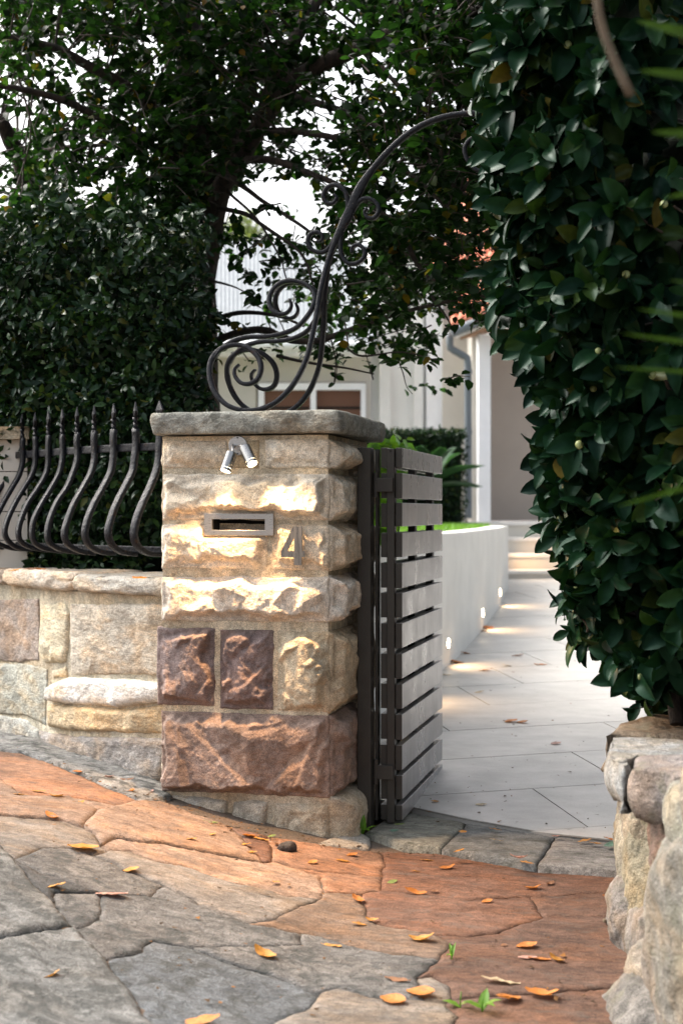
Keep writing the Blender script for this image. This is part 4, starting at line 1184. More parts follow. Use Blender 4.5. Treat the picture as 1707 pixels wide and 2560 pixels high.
# ------------------------------------------------------------------ rubble wall at the right edge
rw = empty('rubble_wall', (1.3, -1.1, 0), 'lichened rubble stone wall under the dark camellia at right', 'wall')
ico = bmesh.new(); bmesh.ops.create_icosphere(ico, subdivisions=5, radius=1.0)
ICO_V = np.array([v.co[:] for v in ico.verts]); ICO_F = np.array([[v.index for v in f.verts] for f in ico.faces]); ico.free()
def boulder(c, r, rot, seed, sq=.72):
    V = ICO_V.copy(); rg = np.random.RandomState(seed)
    V = np.sign(V) * np.abs(V) ** sq
    V /= (np.linalg.norm(V, axis=1)[:, None]) ** .35
    for k in range(9):                        # a few cleaved planes
        n = rg.normal(size=3); n /= np.linalg.norm(n); d = rg.uniform(.72, .95); e = np.maximum(V @ n - d, 0); V = V - e[:, None] * n * .9
    q = V * np.asarray(r)
    nr = V / np.linalg.norm(V, axis=1)[:, None]
    q = q + nr * (fbm(q, 9, 5, seed, .55) * .028 + fbm(q, 40, 3, seed + 2) * .006)[:, None]
    ca_, sa_ = math.cos(rot), math.sin(rot)
    q = q @ np.array([[ca_, sa_, 0], [-sa_, ca_, 0], [0, 0, 1]])
    return q + np.asarray(c)
BL = [  # u, v, depth, half sizes lateral/depth/height, colour
 (1622, 2030, 4.10, (.085, .24, .11), (.42, .40, .34)), (1590, 2135, 4.22, (.075, .22, .18), (.46, .43, .34)), (1622, 2190, 3.98, (.075, .20, .24), (.45, .42, .31)),
 (1700, 2120, 3.72, (.085, .18, .14), (.40, .29, .24)), (1705, 2290, 3.60, (.095, .20, .17), (.44, .41, .36)), (1592, 2310, 4.02, (.085, .22, .13), (.40, .37, .34)),
 (1640, 2370, 3.78, (.085, .22, .14), (.42, .38, .34)), (1660, 2470, 3.56, (.10, .24, .12), (.42, .39, .34)), (1625, 2545, 3.45, (.11, .24, .10), (.36, .34, .31)),
 (1740, 2440, 3.30, (.12, .24, .17), (.41, .38, .34)), (1640, 2080, 4.45, (.10, .25, .20), (.40, .37, .30)), (1800, 2330, 3.10, (.15, .25, .25), (.40, .38, .33)), (1850, 2080, 3.05, (.14, .25, .16), (.42, .37, .3))]
for i, (u, v, d, r, col) in enumerate(BL):
    obj('rubble_stone', mesh_np('rubble_stone', boulder(at_d(u, v, d), r, TH * .3, 700 + i), ICO_F), M['boulder'], rw, tuple(.52 * a for a in col))
rgb_ = random.Random(12)
for k in range(9):                            # the wall goes on towards the street and to the right
    y_ = -1.55 - .16 * k
    for zc_, hh in ((.12, .13), (.32, .12)):
        obj('rubble_stone', mesh_np('rubble_stone', boulder((1.46 + rgb_.uniform(-.02, .03), y_ - .1, zc_), (.10, .13, hh), rgb_.uniform(-.3, .3), 900 + k * 3 + int(zc_ * 10)), ICO_F), M['boulder'], rw, (.21, .2, .175)) if k > 4 else None
    if k > 3: obj('coping_stone', mesh_np('coping_stone', boulder((1.72 + rgb_.uniform(-.03, .03), y_ - .1, .48), (.22, .13, .065), rgb_.uniform(-.15, .15), 950 + k), ICO_F), M['boulder'], rw, (.22, .215, .195))
for k in range(4): obj('coping_stone', mesh_np('coping_stone', boulder((1.72, -.45 - .28 * k, .47), (.16, .17, .075), rgb_.uniform(-.2, .2), 970 + k), ICO_F), M['boulder'], rw, (.22, .215, .195))
mb = rough_box(1.30, 1.9, -2.75, -.25, -.1, .44, .03, .02, 9)
obj('rubble_core', mb.mesh('rubble_core', True), M['mortar'], rw, (.38, .34, .27))
CT = .555
CAPS = [([(1556, 1793), (1640, 1778), (1900, 1768), (1900, 1846), (1620, 1830), (1532, 1822), (1519, 1828)], (.27, .22, .165), .10, -.004),
        ([(1527, 1834), (1560, 1832), (1620, 1833), (1900, 1852), (1900, 1888), (1588, 1878), (1574, 1890), (1560, 1905), (1522, 1878)], (.43, .45, .45), .12, .0),
        ([(1590, 1882), (1900, 1892), (1900, 1948), (1680, 1930), (1668, 1925), (1585, 1912)], (.40, .36, .34), .12, .0),
        ([(1672, 1934), (1900, 1952), (1900, 2080), (1740, 2010), (1665, 1975)], (.42, .42, .36), .13, -.01)]
for i, (pl, col, th, dz) in enumerate(CAPS):
    poly = [on_z(u, v, CT)[:2] for u, v in pl]; mb = MB()
    P = outline(np.array(poly), .012, .012, 40 + i, .002); c_ = P.mean(0)
    stone(mb, poly, lambda a, b, n: np.c_[a, b, CT + dz - .012 + n], step=.010, jit=.012, gap=.002, margin=.025, bulge=.014, facets=3, slope=.4, rough=.009, skirt=0, seed=i + 800, jseed=40 + i, fscale=14)
    # rough side walls that belly and undercut
    rings = []
    for k, t_ in enumerate(np.linspace(0, 1, 9)):
        T_ = np.roll(P, -1, 0) - np.roll(P, 1, 0); T_ /= np.linalg.norm(T_, axis=1)[:, None] + 1e-9; Nn = np.c_[T_[:, 1], -T_[:, 0]]
        q3 = np.c_[P, np.full(len(P), -t_ * th)]
        dn = fbm(q3, 14, 4, 60 + i) * .014 * (t_ > 0) + .010 * math.sin(t_ * PI) - .03 * max(0, t_ - .6)
        rings.append(np.c_[P + Nn * dn[:, None], np.full(len(P), CT + dz - .012 - t_ * th) + (fbm(q3 * np.array([1, 1, .1]), 8, 3, 70 + i) * .02 * t_)])
    m = len(P); V = np.vstack(rings + [np.array([[c_[0], c_[1], CT - th]])])
    qd = np.array([[a * m + j, (a + 1) * m + j, (a + 1) * m + (j + 1) % m, a * m + (j + 1) % m] for a in range(8) for j in range(m)])
    tr = np.array([[8 * m + j, 9 * m, 8 * m + (j + 1) % m] for j in range(m)])
    mb.add(V, [qd, tr])
    obj('coping_stone', mb.mesh('coping_stone', True), M['boulder'], rw, tuple(.58 * a for a in col))
# ------------------------------------------------------------------ curved rendered retaining wall beside the path
cwpts = [np.array([-2.2, 1.6]), np.array([-.9, 2.2])] + [on_path(u, v)[:2] for u, v in ((950, 1790), (1104, 1679), (1156, 1633), (1200, 1583), (1233, 1540), (1252, 1510))]
tipz = on_path(1259, 1487)[:2]
e0 = cwpts[-1]
back = [tipz, on_path(1258, 1468)[:2], tipz + FWD[:2] * 2.1 - RGT[:2] * .35, tipz + FWD[:2] * 2.6 - RGT[:2] * 1.6, tipz + FWD[:2] * 2.5 - RGT[:2] * 4.5]
CWP = smooth_path(np.array(cwpts + back), 160)
WT = 1.045
rwall = empty('retaining_wall', (*[float(a) for a in CWP[60]], 0.1), 'smooth pale rendered retaining wall curving beside the path', 'wall')
Tn = np.gradient(CWP, axis=0); Tn /= np.linalg.norm(Tn, axis=1)[:, None]; Nn = np.c_[Tn[:, 1], -Tn[:, 0]]    # path side
inn = CWP - Nn * .16
n_ = len(CWP); zb_ = path_z(CWP[:, 1]) - .08
V = np.vstack([np.c_[CWP, zb_], np.c_[CWP, np.full(n_, WT - .006)], np.c_[CWP - Nn * .006, np.full(n_, WT)], np.c_[inn, np.full(n_, WT)], np.c_[inn, np.full(n_, WT - .5)]])
k_ = np.arange(n_ - 1)
mb = MB(); mb.add(V, np.vstack([np.c_[r_ * n_ + k_, r_ * n_ + k_ + 1, (r_ + 1) * n_ + k_ + 1, (r_ + 1) * n_ + k_] for r_ in range(4)]))
obj('wall_face', mb.mesh('wall_face', True), M['render'], rwall)
md = rwall.children[0].modifiers.new('edges', 'EDGE_SPLIT'); md.split_angle = R(40)
# lawn on top, held by the wall
lw = np.vstack([np.c_[inn, np.full(n_, WT - .02)]])
ctr = np.array([*cw(-1.2, 12.5, 0)[:2]])
bm = bmesh.new(); fv = [bm.verts.new((float(p[0]), float(p[1]), WT - .02)) for p in inn]
fv.append(bm.verts.new((-6, 14, WT - .02))); fv.append(bm.verts.new((-6, 2.2, WT - .02)))
fc = bm.faces.new(fv); bmesh.ops.triangulate(bm, faces=[fc]); me = bpy.data.meshes.new('lawn'); bm.to_mesh(me); bm.free()
struct('lawn', me, flat_mat('lawn soil and thatch', (.05, .085, .02), .95, 0, 40, .4))
rgl = np.random.RandomState(3)
pp = np.c_[rgl.uniform(-1.5, 3.5, 90000), rgl.uniform(3, 15, 90000)]
pp = pp[inside(pp, np.vstack([inn[::3], [[-6, 14], [-6, 2.2]]]))][:22000]
b_ = np.c_[pp, np.full(len(pp), WT - .02)]; a_ = rgl.uniform(0, 2 * PI, len(pp)); w_ = .006; hgt = rgl.uniform(.03, .06, len(pp))
dx = np.c_[np.cos(a_), np.sin(a_), 0 * a_] * w_; lean = rgl.normal(0, .015, (len(pp), 3)); lean[:, 2] = hgt
V = np.stack([b_ - dx, b_ + dx, b_ + lean], 1).reshape(-1, 3)
go = obj('grass', mesh_np('grass', V, np.arange(len(V)).reshape(-1, 3)), M['grass']); tag(go, 'bright green lawn grass on top of the curved retaining wall', 'grass', kind='stuff')

# recessed lights low in the wall; each throws a warm pool on the path
def nearest_wall(u, v):
    r = ray(u, v); best = None
    for i in range(20, n_ - 30):
        d = CWP[i] - CAM[:2]; cr = d[0] * r[1] - d[1] * r[0]
        if best is None or abs(cr) < best[0]: best = (abs(cr), i)
    i = best[1]; t = np.linalg.norm(CWP[i] - CAM[:2]) / np.linalg.norm(r[:2]); return i, CAM[2] + r[2] * t
PLAB = ['nearest lit recessed light low in the pale curved wall, beside the gate', 'middle lit recessed light low in the pale curved wall', 'farthest lit recessed light in the pale curved wall near the steps', 'lit recessed light in the curved wall hidden behind the slatted gate']
def wall_lamp(i, z, lab, watts):
    c = np.array([*CWP[i], z]); n3 = np.array([*Nn[i], 0.0]); t3 = np.array([*Tn[i], 0.0])
    e = empty('recessed_light', c, lab, 'path light', 'recessed lights along the curved wall')
    mb = MB(); mb.cyl(c - n3 * .004, c + n3 * .006, .040, .038, 28); obj('bezel', mb.mesh('bezel'), M['steel'], e)
    mb = MB(); mb.cyl(c + n3 * .0065, c + n3 * .009, .030, n=24); obj('lens', mb.mesh('lens'), M['path_glow'], e)
    L = bpy.data.lights.new('path_beam', 'SPOT'); L.energy = watts; L.color = (1.0, .62, .32); L.spot_size = R(120); L.spot_blend = .9; L.shadow_soft_size = .025
    lo = bpy.data.objects.new('path_beam', L); COL.objects.link(lo); lo.parent = e; lo.location = tuple(n3 * .02)
    lo.rotation_euler = Vector(n3 * .75 - UP * .62).to_track_quat('-Z', 'Y').to_euler()
for (u, v), lb in zip(((1118, 1608), (1204, 1532), (1247, 1481)), PLAB):
    i, z = nearest_wall(u, v); wall_lamp(i, z, lb, 3.4)
i0, _ = nearest_wall(1010, 1700); wall_lamp(i0, float(path_z(CWP[i0][1])) + .22, PLAB[3], 3.4)

# ------------------------------------------------------------------ steps up to the house
DS = 14.6
steps = empty('garden_steps', cw(LU(1330, DS), DS, .7), 'broad pale stone steps rising from the path to the house', 'steps')
vz = [(1466, 1425), (1425, 1385), (1385, 1341), (1341, 1298)]
zprev = ZV(1466, DS); d = DS
for i in range(4):
    za = ZV(vz[i][0], DS); zb2 = za + .163
    dd = DS + i * .32
    l0 = LU(1225 if i < 3 else 1040, dd); l1 = LU(1800, dd)
    P = [cw(l0, dd, za - .4), cw(l1, dd, za - .4), cw(l1, dd + .5 if i < 3 else dd + 4.5, za - .4), cw(l0, dd + .5 if i < 3 else dd + 4.5, za - .4)]
    z_ = ZV(1466, DS) + (i + 1) * .163
    mb = MB(); mb.prism([p + UP * (z_ - .035 - (p[2])) - UP * .4 for p in P], (0, 0, .4)); obj('riser', mb.mesh('riser'), M['beige'], steps)
    P2 = [cw(l0, dd - .025, 0), cw(l1, dd - .025, 0), cw(l1, dd + (.35 if i < 3 else 4.5), 0), cw(l0, dd + (.35 if i < 3 else 4.5), 0)]
    mb = MB(); mb.prism([p + UP * (z_ - .034) for p in P2], (0, 0, .034)); obj('tread', mb.mesh('tread'), M['white' if i == 9 else 'paver'], steps, (.66, .64, .60))
ZL = ZV(1466, DS) + 4 * .163                 # landing level
# small light beside the steps
e = empty('step_light', cw(LU(1262, 15.0), 15.0, ZL - .25), 'small warm step light glowing at the left end of the steps', 'path light')
pc = cw(LU(1258, 14.9), 14.75, ZL - .10)
mb = MB(); mb.cyl(pc, pc + RGT * .012, .03, n=20); obj('bezel', mb.mesh('bezel'), M['steel'], e)
L = bpy.data.lights.new('step_beam', 'SPOT'); L.energy = 6; L.color = (1, .58, .27); L.spot_size = R(140); L.spot_blend = .9; L.shadow_soft_size = .03
lo = bpy.data.objects.new('step_beam', L); COL.objects.link(lo); lo.parent = e; lo.location = tuple(np.array(pc + RGT * .03 - FWD * .06) - np.array(e.location)); lo.rotation_euler = Vector(RGT * .8 - UP * .4 + FWD * .1).to_track_quat('-Z', 'Y').to_euler()

# ------------------------------------------------------------------ the house
DH = 16.6
hs_ = empty('house', cw(LU(1200, DH), DH, ZL), 'pale rendered house with white posts, grey downpipe and terracotta roof', 'house')
def hb(name, mat, u0, u1, v0, v1, d0, d1, dref=None, parent=None):
    dr = dref or d0; return cam_box(name, mat, parent or hs_, u0, u1, d0, d1, ZV(v1, dr), ZV(v0, dr), dref=dr)
def hz(name, mat, u0, u1, z0, z1, d0, d1, parent=None): return cam_box(name, mat, parent or hs_, u0, u1, d0, d1, z0, z1)
zlow = ZL - .6
# tall gabled wall with pilasters
hz('wall', M['palewall'], 925, 1072, zlow, ZV(560, 17.6), 17.6, 21)
hz('wall', M['palewall'], 1072, 1182, zlow, ZV(700, 17.7), 17.72, 21)
hz('pilaster', M['palewall'], 948, 976, zlow, ZV(570, 17.5), 17.5, 17.598)
hz('pilaster', M['palewall'], 1034, 1058, zlow, ZV(600, 17.5), 17.5, 17.598)
hz('trim_post', M['white'], 1066, 1106, zlow, ZV(700, 17.4), 17.4, 17.598)
hz('wall', M['beige'], 1106, 1172, zlow, ZV(800, 17.3), 17.3, 17.7)
# porch: corner wall, white post, taupe door wall
hz('wall', M['beige'], 1178, 1196, ZL, ZV(832, 16.7), 16.7, 19)
hz('porch_post', M['white'], 1196, 1226, ZL, ZV(836, 16.4), 16.4, 16.68)
dr_ = hz('door_panel', M['door'], 1228, 1420, ZL + .01, ZV(820, 17.2), 17.2, 17.3)
for u in ():
    hz('panel_joint', M['black'], u, u + 1.2, ZL + .02, ZV(830, 17.2), 17.194, 17.1995, parent=hs_)
hz('wall', M['beige'], 1420, 1800, ZL, ZV(700, 17.0), 17.0, 19)
# porch soffit rising to the right, fascia and gutter
def sloped(name, mat, pts, ext):              # pts (u,v,d)
    P = [at_d(*p) for p in pts]; mb = MB(); mb.prism(P, ext); return obj(name, mb.mesh(name), mat, hs_)
sloped('soffit', M['soffit'], [(1150, 850, 16.2), (1480, 705, 16.2), (1480, 740, 17.4), (1228, 832, 17.4)], (0, 0, .05))
sloped('fascia', M['white'], [(1140, 846, 16.15), (1480, 706, 16.15), (1480, 682, 16.15), (1140, 824, 16.15)], tuple(FWD * .04))
g0, g1 = at_d(1128, 832, 16.05), at_d(1480, 688, 16.05)
mb = MB(); mb.tube(np.array([g0, g1]), .055, 12); obj('gutter', mb.mesh('gutter', False), M['gutter'], hs_)
dp = [at_d(u, v, 16.2) for u, v in ((1124, 832), (1124, 860), (1128, 872), (1162, 892), (1168, 905))] + [at_d(1169, 1000, 16.2), at_d(1170, 1296, 16.2)]
mb = MB(); mb.tube(smooth_path(np.array(dp), 40), .043, 14); dpo = obj('downpipe', mb.mesh('downpipe', True), M['gutter'], hs_)
for v in (930, 1080, 1210):
    c_ = at_d(1169.5, v, 16.2); mb = MB(); mb.cyl(c_ - UP * .02, c_ + UP * .02, .05, n=16); obj('pipe_clip', mb.mesh('pipe_clip'), M['gutter'], dpo)
# tiled roof: courses of rounded tiles above the gutter
def tile_roof(u0, u1, v0, d0, v1, d1, rows, cols, du=0):
    A, B_ = at_d(u0, v0, d0), at_d(u1, v0 - du, d0); C_, D_ = at_d(u0, v1, d1), at_d(u1, v1 - du, d1)
    n = np.cross(B_ - A, C_ - A); n /= np.linalg.norm(n)
    if n[2] < 0: n = -n
    tw = np.linalg.norm(B_ - A) / cols
    aa = np.linspace(0, 1, 5); V = []; 
    e = (B_ - A) / np.linalg.norm(B_ - A); s = (C_ - A) / np.linalg.norm(C_ - A); tl = np.linalg.norm(C_ - A) / rows
    V = []
    for k, z in ((0, .045), (1, .012)):
        for a in np.linspace(0, 1, 7): V.append(e * (a * tw) + s * (k * tl * 1.12) + n * (z + .035 * abs(math.sin(a * PI))))
    for a in np.linspace(0, 1, 7): V.append(e * (a * tw) + n * (.012 + .03 * abs(math.sin(a * PI))))
    q = [[i, i + 1, 7 + i + 1, 7 + i] for i in range(6)] + [[14 + i, 14 + i + 1, i + 1, i] for i in range(6)]
    tme = mesh_np('roof_tile', np.array(V), np.array(q)); tme.materials.append(M['tile'])
    rp = MB(); rp.prism([A, B_, D_, C_], -n * .06); roof = obj('roof', rp.mesh('roof'), M['tile'], hs_)
    rt = random.Random(6)
    for r_ in range(rows):
        for c_ in range(cols):
            o = bpy.data.objects.new('roof_tile', tme); COL.objects.link(o); o.parent = roof
            o.location = tuple(A + (C_ - A) * (r_ / rows) + (B_ - A) * (c_ / cols) + n * rt.uniform(0, .006))
    return roof
tile_roof(1128, 1480, 826, 16.1, 640, 19.2, 9, 20, du=140)
sloped('roof', M['tile'], [(1060, 680, 19.3), (1900, 690, 19.3), (1900, 390, 23.5), (1200, 372, 23.5)], (0, 0, -.08))
# gable barge boards
sloped('barge_board', M['white'], [(1062, 690, 17.3), (1140, 768, 17.3), (1140, 742, 17.3), (1070, 664, 17.3)], tuple(FWD * .1))
# left wing with corrugated roof and white window
lwg = empty('garden_wing', cw(LU(720, 17.5), 17.5, zlow), 'low wing with pale corrugated roof and white-framed window', 'building')
hz('wall', M['beige'], 300, 640, zlow, ZV(880, 17.5), 17.5, 20, lwg)
hz('wall', M['beige'], 640, 926, zlow, ZV(1090, 17.5), 17.5, 20, lwg)
hz('wall', M['beige'], 640, 926, ZV(955, 17.5), ZV(880, 17.5), 17.5, 20, lwg)
hz('wall', M['beige'], 915, 926, ZV(1090, 17.5), ZV(955, 17.5), 17.5, 20, lwg)
hz('fascia', M['white'], 300, 930, ZV(884, 17.1), ZV(862, 17.1), 17.05, 17.12, lwg)
hz('soffit', M['white'], 300, 930, ZV(884, 17.1), ZV(884, 17.1) + .03, 17.125, 17.5, lwg)
win = hz('window', M['white'], 646, 914, ZV(1088, 17.4), ZV(958, 17.4), 17.53, 17.56, lwg)
for a, b in ((646, 660), (776, 790), (902, 914)): hz('frame_post', M['white'], a, b, ZV(1088, 17.4), ZV(958, 17.4), 17.42, 17.51, lwg)
hz('frame_rail', M['white'], 646, 914, ZV(974, 17.4), ZV(957, 17.4), 17.425, 17.505, lwg)
for a, b in ((660, 776), (790, 902)):
    hz('pane', M['glass'], a, b, ZV(1088, 17.45), ZV(974, 17.45), 17.50, 17.515, lwg)
    hz('blind_rail', M['black'], a + 2, b - 2, ZV(1022, 17.45), ZV(1016, 17.45), 17.49, 17.499, lwg)
# corrugated sheets
r0 = [at_d(300, 862, 17.0), at_d(940, 862, 17.0), at_d(940, 612, 21.0), at_d(300, 590, 21.0)]
ncol = 760; A, B_, D_, C_ = r0[0], r0[1], r0[2], r0[3]
tt = np.linspace(0, 1, ncol)[:, None]; nrm = np.cross(B_ - A, C_ - A); nrm /= np.linalg.norm(nrm)
if nrm[2] < 0: nrm = -nrm
wv = (np.sin(np.linspace(0, 1, ncol) * 2 * PI * 62) * .0035)[:, None] * nrm
V = np.vstack([A + (B_ - A) * tt + wv, C_ + (D_ - C_) * tt + wv]); kk = np.arange(ncol - 1)
obj('roof_sheet', mesh_np('roof_sheet', V, np.c_[kk, kk + 1, ncol + kk + 1, ncol + kk]), M['iron_roof'], lwg)
mb = MB(); mb.tube(np.array([at_d(300, 862, 16.98), at_d(935, 862, 16.98)]), .05, 10); obj('gutter', mb.mesh('gutter', False), M['white'], lwg)
# house terrace ground
P = [cw(LU(600, 15.8), 15.9, 0), cw(LU(1900, 15.9), 15.95, 0), cw(8, 26, 0), cw(-6, 26, 0)]
mb = MB(); mb.prism([p + UP * (ZL - .5) for p in P], (0, 0, .46)); struct('terrace', mb.mesh('terrace'), M['beige'])
# ------------------------------------------------------------------ foliage
def leaf_tpl(kind):
    if kind == 'cam':      # broad pointed leaf, gently folded along the midrib, tip recurved; 1 long
        xs = np.array([0, .07, .2, .38, .58, .77, .91, 1.0]); ws = [.012, .11, .21, .262, .255, .195, .10, .0]; V, Fq = [], []
        for x, w in zip(xs, ws):
            for k in (-1, -.5, 0, .5, 1): V.append((x, k * w, .05 * math.sin(x * 2.6) - .13 * x * x + .09 * abs(k) ** 1.3 * w / .24 + .012 * math.sin(x * 16) * abs(k)))
        for i in range(7):
            for j in range(4): a_ = i * 5 + j; Fq.append((a_, a_ + 5, a_ + 6, a_ + 1))
        return np.array(V, float), np.array(Fq)
    elif kind == 'small':
        xs = [0, .35, .7, 1.0]; ws = [.02, .23, .17, .0]; zc = [0, .03, .02, -.05]; fold = .06
    else:
        xs = [0, .3, .7, 1.0]; ws = [.02, .31, .26, .0]; zc = [0, .03, .02, -.06]; fold = .05
    V, Fq = [], []
    for x, w, z in zip(xs, ws, zc): V += [(x, -w, z + fold * w / .24), (x, 0, z), (x, w, z + fold * w / .24)]
    n = len(xs)
    for i in range(n - 1):
        a = 3 * i; Fq += [(a, a + 3, a + 4, a + 1), (a + 1, a + 4, a + 5, a + 2)]
    return np.array(V, float), np.array(Fq)
def frames(ax, nr):
    ax = ax / (np.linalg.norm(ax, axis=1)[:, None] + 1e-9)
    y = np.cross(nr, ax); y /= np.linalg.norm(y, axis=1)[:, None] + 1e-9
    return ax, y, np.cross(ax, y)
def leaves(kind, pos, ax, nr, size):
    T, Fq = leaf_tpl(kind)
    a, y, z = frames(ax, nr); s = np.asarray(size)[:, None, None]
    V = pos[:, None, :] + s * (T[None, :, 0:1] * a[:, None] + T[None, :, 1:2] * y[:, None] + T[None, :, 2:3] * z[:, None])
    n, k = len(pos), len(T)
    Fx = (Fq[None] + (np.arange(n) * k)[:, None, None]).reshape(-1, 4)
    return V.reshape(-1, 3), Fx
RG = np.random.RandomState(12)
def rnd_dir(n, up=0.0, sd=1.0):
    d = RG.normal(0, sd, (n, 3)); d[:, 2] += up; return d / (np.linalg.norm(d, axis=1)[:, None] + 1e-9)

# ---- the big tree behind the fence ------------------------------------------------
tree = empty('broadleaf_tree', at_d(505, 1150, 7.4), 'tall dark broadleaf tree spreading its limbs over the gateway', 'tree')
def limb(pts, r0, r1, name='limb', n=26, sides=12):
    P = smooth_path(np.array([at_d(u, v, d) for u, v, d in pts]), n)
    P = P + np.c_[fbm(P, 3, 2, 8), fbm(P + 7, 3, 2, 8), 0 * P[:, 0]] * .02
    mb = MB(); mb.tube(P, np.linspace(r0, r1, n) * (1 + .08 * fbm(P, 6, 2, 9)), sides)
    obj(name, mb.mesh(name, True), M['bark'], tree); return P
branchP = []
branchP.append(limb([(505, 1200, 7.5), (502, 900, 7.4), (500, 650, 7.4), (492, 450, 7.4), (478, 200, 7.4), (470, 0, 7.5), (465, -300, 7.6)], .10, .06, 'trunk', 34, 16))
branchP.append(limb([(512, 700, 7.4), (528, 560, 7.3), (560, 460, 7.2), (610, 380, 7.1), (670, 280, 7.0), (715, 215, 7.0), (790, 165, 6.95), (880, 130, 6.9), (1000, 78, 6.8), (1190, 25, 6.6), (1400, -60, 6.4)], .062, .020, 'limb', 40))
branchP.append(limb([(610, 380, 7.1), (660, 270, 7.1), (700, 170, 7.2), (760, 60, 7.3), (820, -60, 7.4), (880, -250, 7.6)], .042, .026))
branchP.append(limb([(530, 540, 7.35), (560, 400, 7.5), (590, 280, 7.6), (620, 150, 7.7), (630, 0, 7.8), (640, -250, 7.9)], .05, .034))
branchP.append(limb([(490, 400, 7.4), (430, 320, 7.3), (330, 230, 7.2), (230, 170, 7.1), (120, 115, 7.0), (-80, 70, 6.9)], .034, .016))
branchP.append(limb([(480, 430, 7.4), (350, 350, 7.2), (200, 270, 7.0), (90, 230, 6.9), (-100, 200, 6.8)], .026, .012))
branchP.append(limb([(0, 300, 7.6), (30, 360, 7.7), (55, 400, 7.8), (100, 600, 8)], .04, .05))
branchP.append(limb([(55, 400, 7.8), (110, 380, 7.6), (200, 365, 7.4), (330, 360, 7.2)], .018, .008))
B2 = [([(600, 400, 7.1), (680, 400, 6.9), (760, 425, 6.8), (860, 470, 6.7), (1000, 560, 6.5)], .022), ([(570, 440, 7.1), (640, 490, 6.9), (720, 540, 6.8), (790, 590, 6.7), (840, 650, 6.6)], .015),
      ([(640, 330, 7.0), (760, 330, 6.8), (900, 360, 6.7), (1010, 420, 6.6), (1120, 520, 6.4)], .02), ([(545, 520, 7.2), (620, 540, 7), (690, 585, 6.8), (760, 640, 6.7), (790, 720, 6.6)], .014),
      ([(700, 235, 7.0), (800, 260, 6.8), (920, 300, 6.6), (1060, 390, 6.4), (1150, 480, 6.3)], .02), ([(520, 800, 7.3), (600, 782, 7.0), (690, 790, 6.8), (760, 815, 6.7)], .016),
      ([(520, 862, 7.2), (590, 832, 7.0), (660, 825, 6.9), (720, 850, 6.8), (800, 850, 6.6), (900, 815, 6.5), (1010, 780, 6.4), (1150, 745, 6.2)], .022),
      ([(1010, 590, 6.5), (1060, 680, 6.4), (1130, 715, 6.3), (1230, 750, 6.2)], .013), ([(690, 890, 6.8), (760, 905, 6.7), (860, 920, 6.6), (930, 935, 6.5)], .009),
      ([(900, 125, 6.9), (960, 170, 6.8), (1030, 260, 6.6), (1090, 330, 6.5)], .014), ([(560, 470, 7.2), (650, 560, 7.0), (700, 640, 6.9), (720, 700, 6.8)], .009),
      ([(1080, 740, 6.3), (1110, 790, 6.2), (1130, 835, 6.2)], .007), ([(860, 860, 6.6), (900, 890, 6.5), (1000, 880, 6.4), (1090, 900, 6.3)], .006), ([(990, 885, 6.4), (1005, 930, 6.4), (1012, 965, 6.4), (1025, 985, 6.4)], .004),
      ([(520, 700, 7.3), (580, 715, 7.1), (625, 735, 7.0)], .008), ([(830, 850, 6.6), (840, 910, 6.6), (835, 955, 6.6)], .004)]
for pts, r in B2: branchP.append(limb(pts, r, r * .35, 'branch', 22, 8))
ALLB = np.vstack(branchP)
# crown density read by eye, one figure per 100 px cell
DEN = np.array([
 [.95, .95, .95, .95, .98, .95, .93, .92, .90, .90, .93, .97, .98, .98, .98],
 [.80, .78, .85, .86, .98, .90, .85, .80, .76, .80, .86, .95, .98, .98, .98],
 [.75, .45, .55, .78, .96, .86, .80, .75, .62, .55, .76, .95, .98, .98, .98],
 [.55, .55, .75, .87, .98, .90, .74, .62, .62, .76, .82, .92, .98, .98, .98],
 [.50, .62, .78, .88, .98, .80, .50, .55, .68, .82, .87, .92, .96, .98, .98],
 [.85, .75, .60, .80, .98, .60, .30, .34, .62, .86, .90, .94, .96, .96, .96],
 [.97, .95, .85, .88, .98, .45, .22, .24, .52, .90, .94, .94, .95, .95, .95],
 [.6, .6, .6, .6, .6, .22, .34, .42, .62, .88, .86, .84, .8, .6, .6],
 [0, 0, 0, 0, .2, .10, .12, .14, .60, .80, .66, .66, .45, .4, .3],
 [0, 0, 0, 0, 0, .03, .05, .16, .46, .50, .36, .16, .08, .1, .1],
 [0, 0, 0, 0, 0, 0, 0, .01, .05, .02, .09, .05, .0, 0, 0]])
cl = []                                           # clusters: little leaf sprays
LEN = .054
for r_ in range(DEN.shape[0]):
    for c_ in range(DEN.shape[1]):
        k = DEN[r_, c_]
        if k <= 0: continue
        cov = -math.log(1 - min(k, .985)) * 10000 / 78.0
        ncl = RG.poisson(cov / 9.0)
        for _ in range(ncl):
            u = c_ * 100 + RG.uniform(0, 100); v = (r_ - 1) * 100 + RG.uniform(0, 100)
            cl.append((u, v, RG.uniform(5.9, 8.4) if u > 850 else RG.uniform(6.5, 8.6)))
for _ in range(1500):                              # the crown goes on above and beside the frame
    u = RG.uniform(-1500, 2600); v = RG.uniform(-1500, -100) if RG.rand() < .75 else RG.uniform(-100, 500)
    if v > -100 and -60 < u < 1500: continue
    cl.append((u, v, RG.uniform(5.6, 9.5)))
C0 = np.array([at_d(*c) for c in cl])
pos, ax, nr, sz = [], [], [], []
tw = MB()
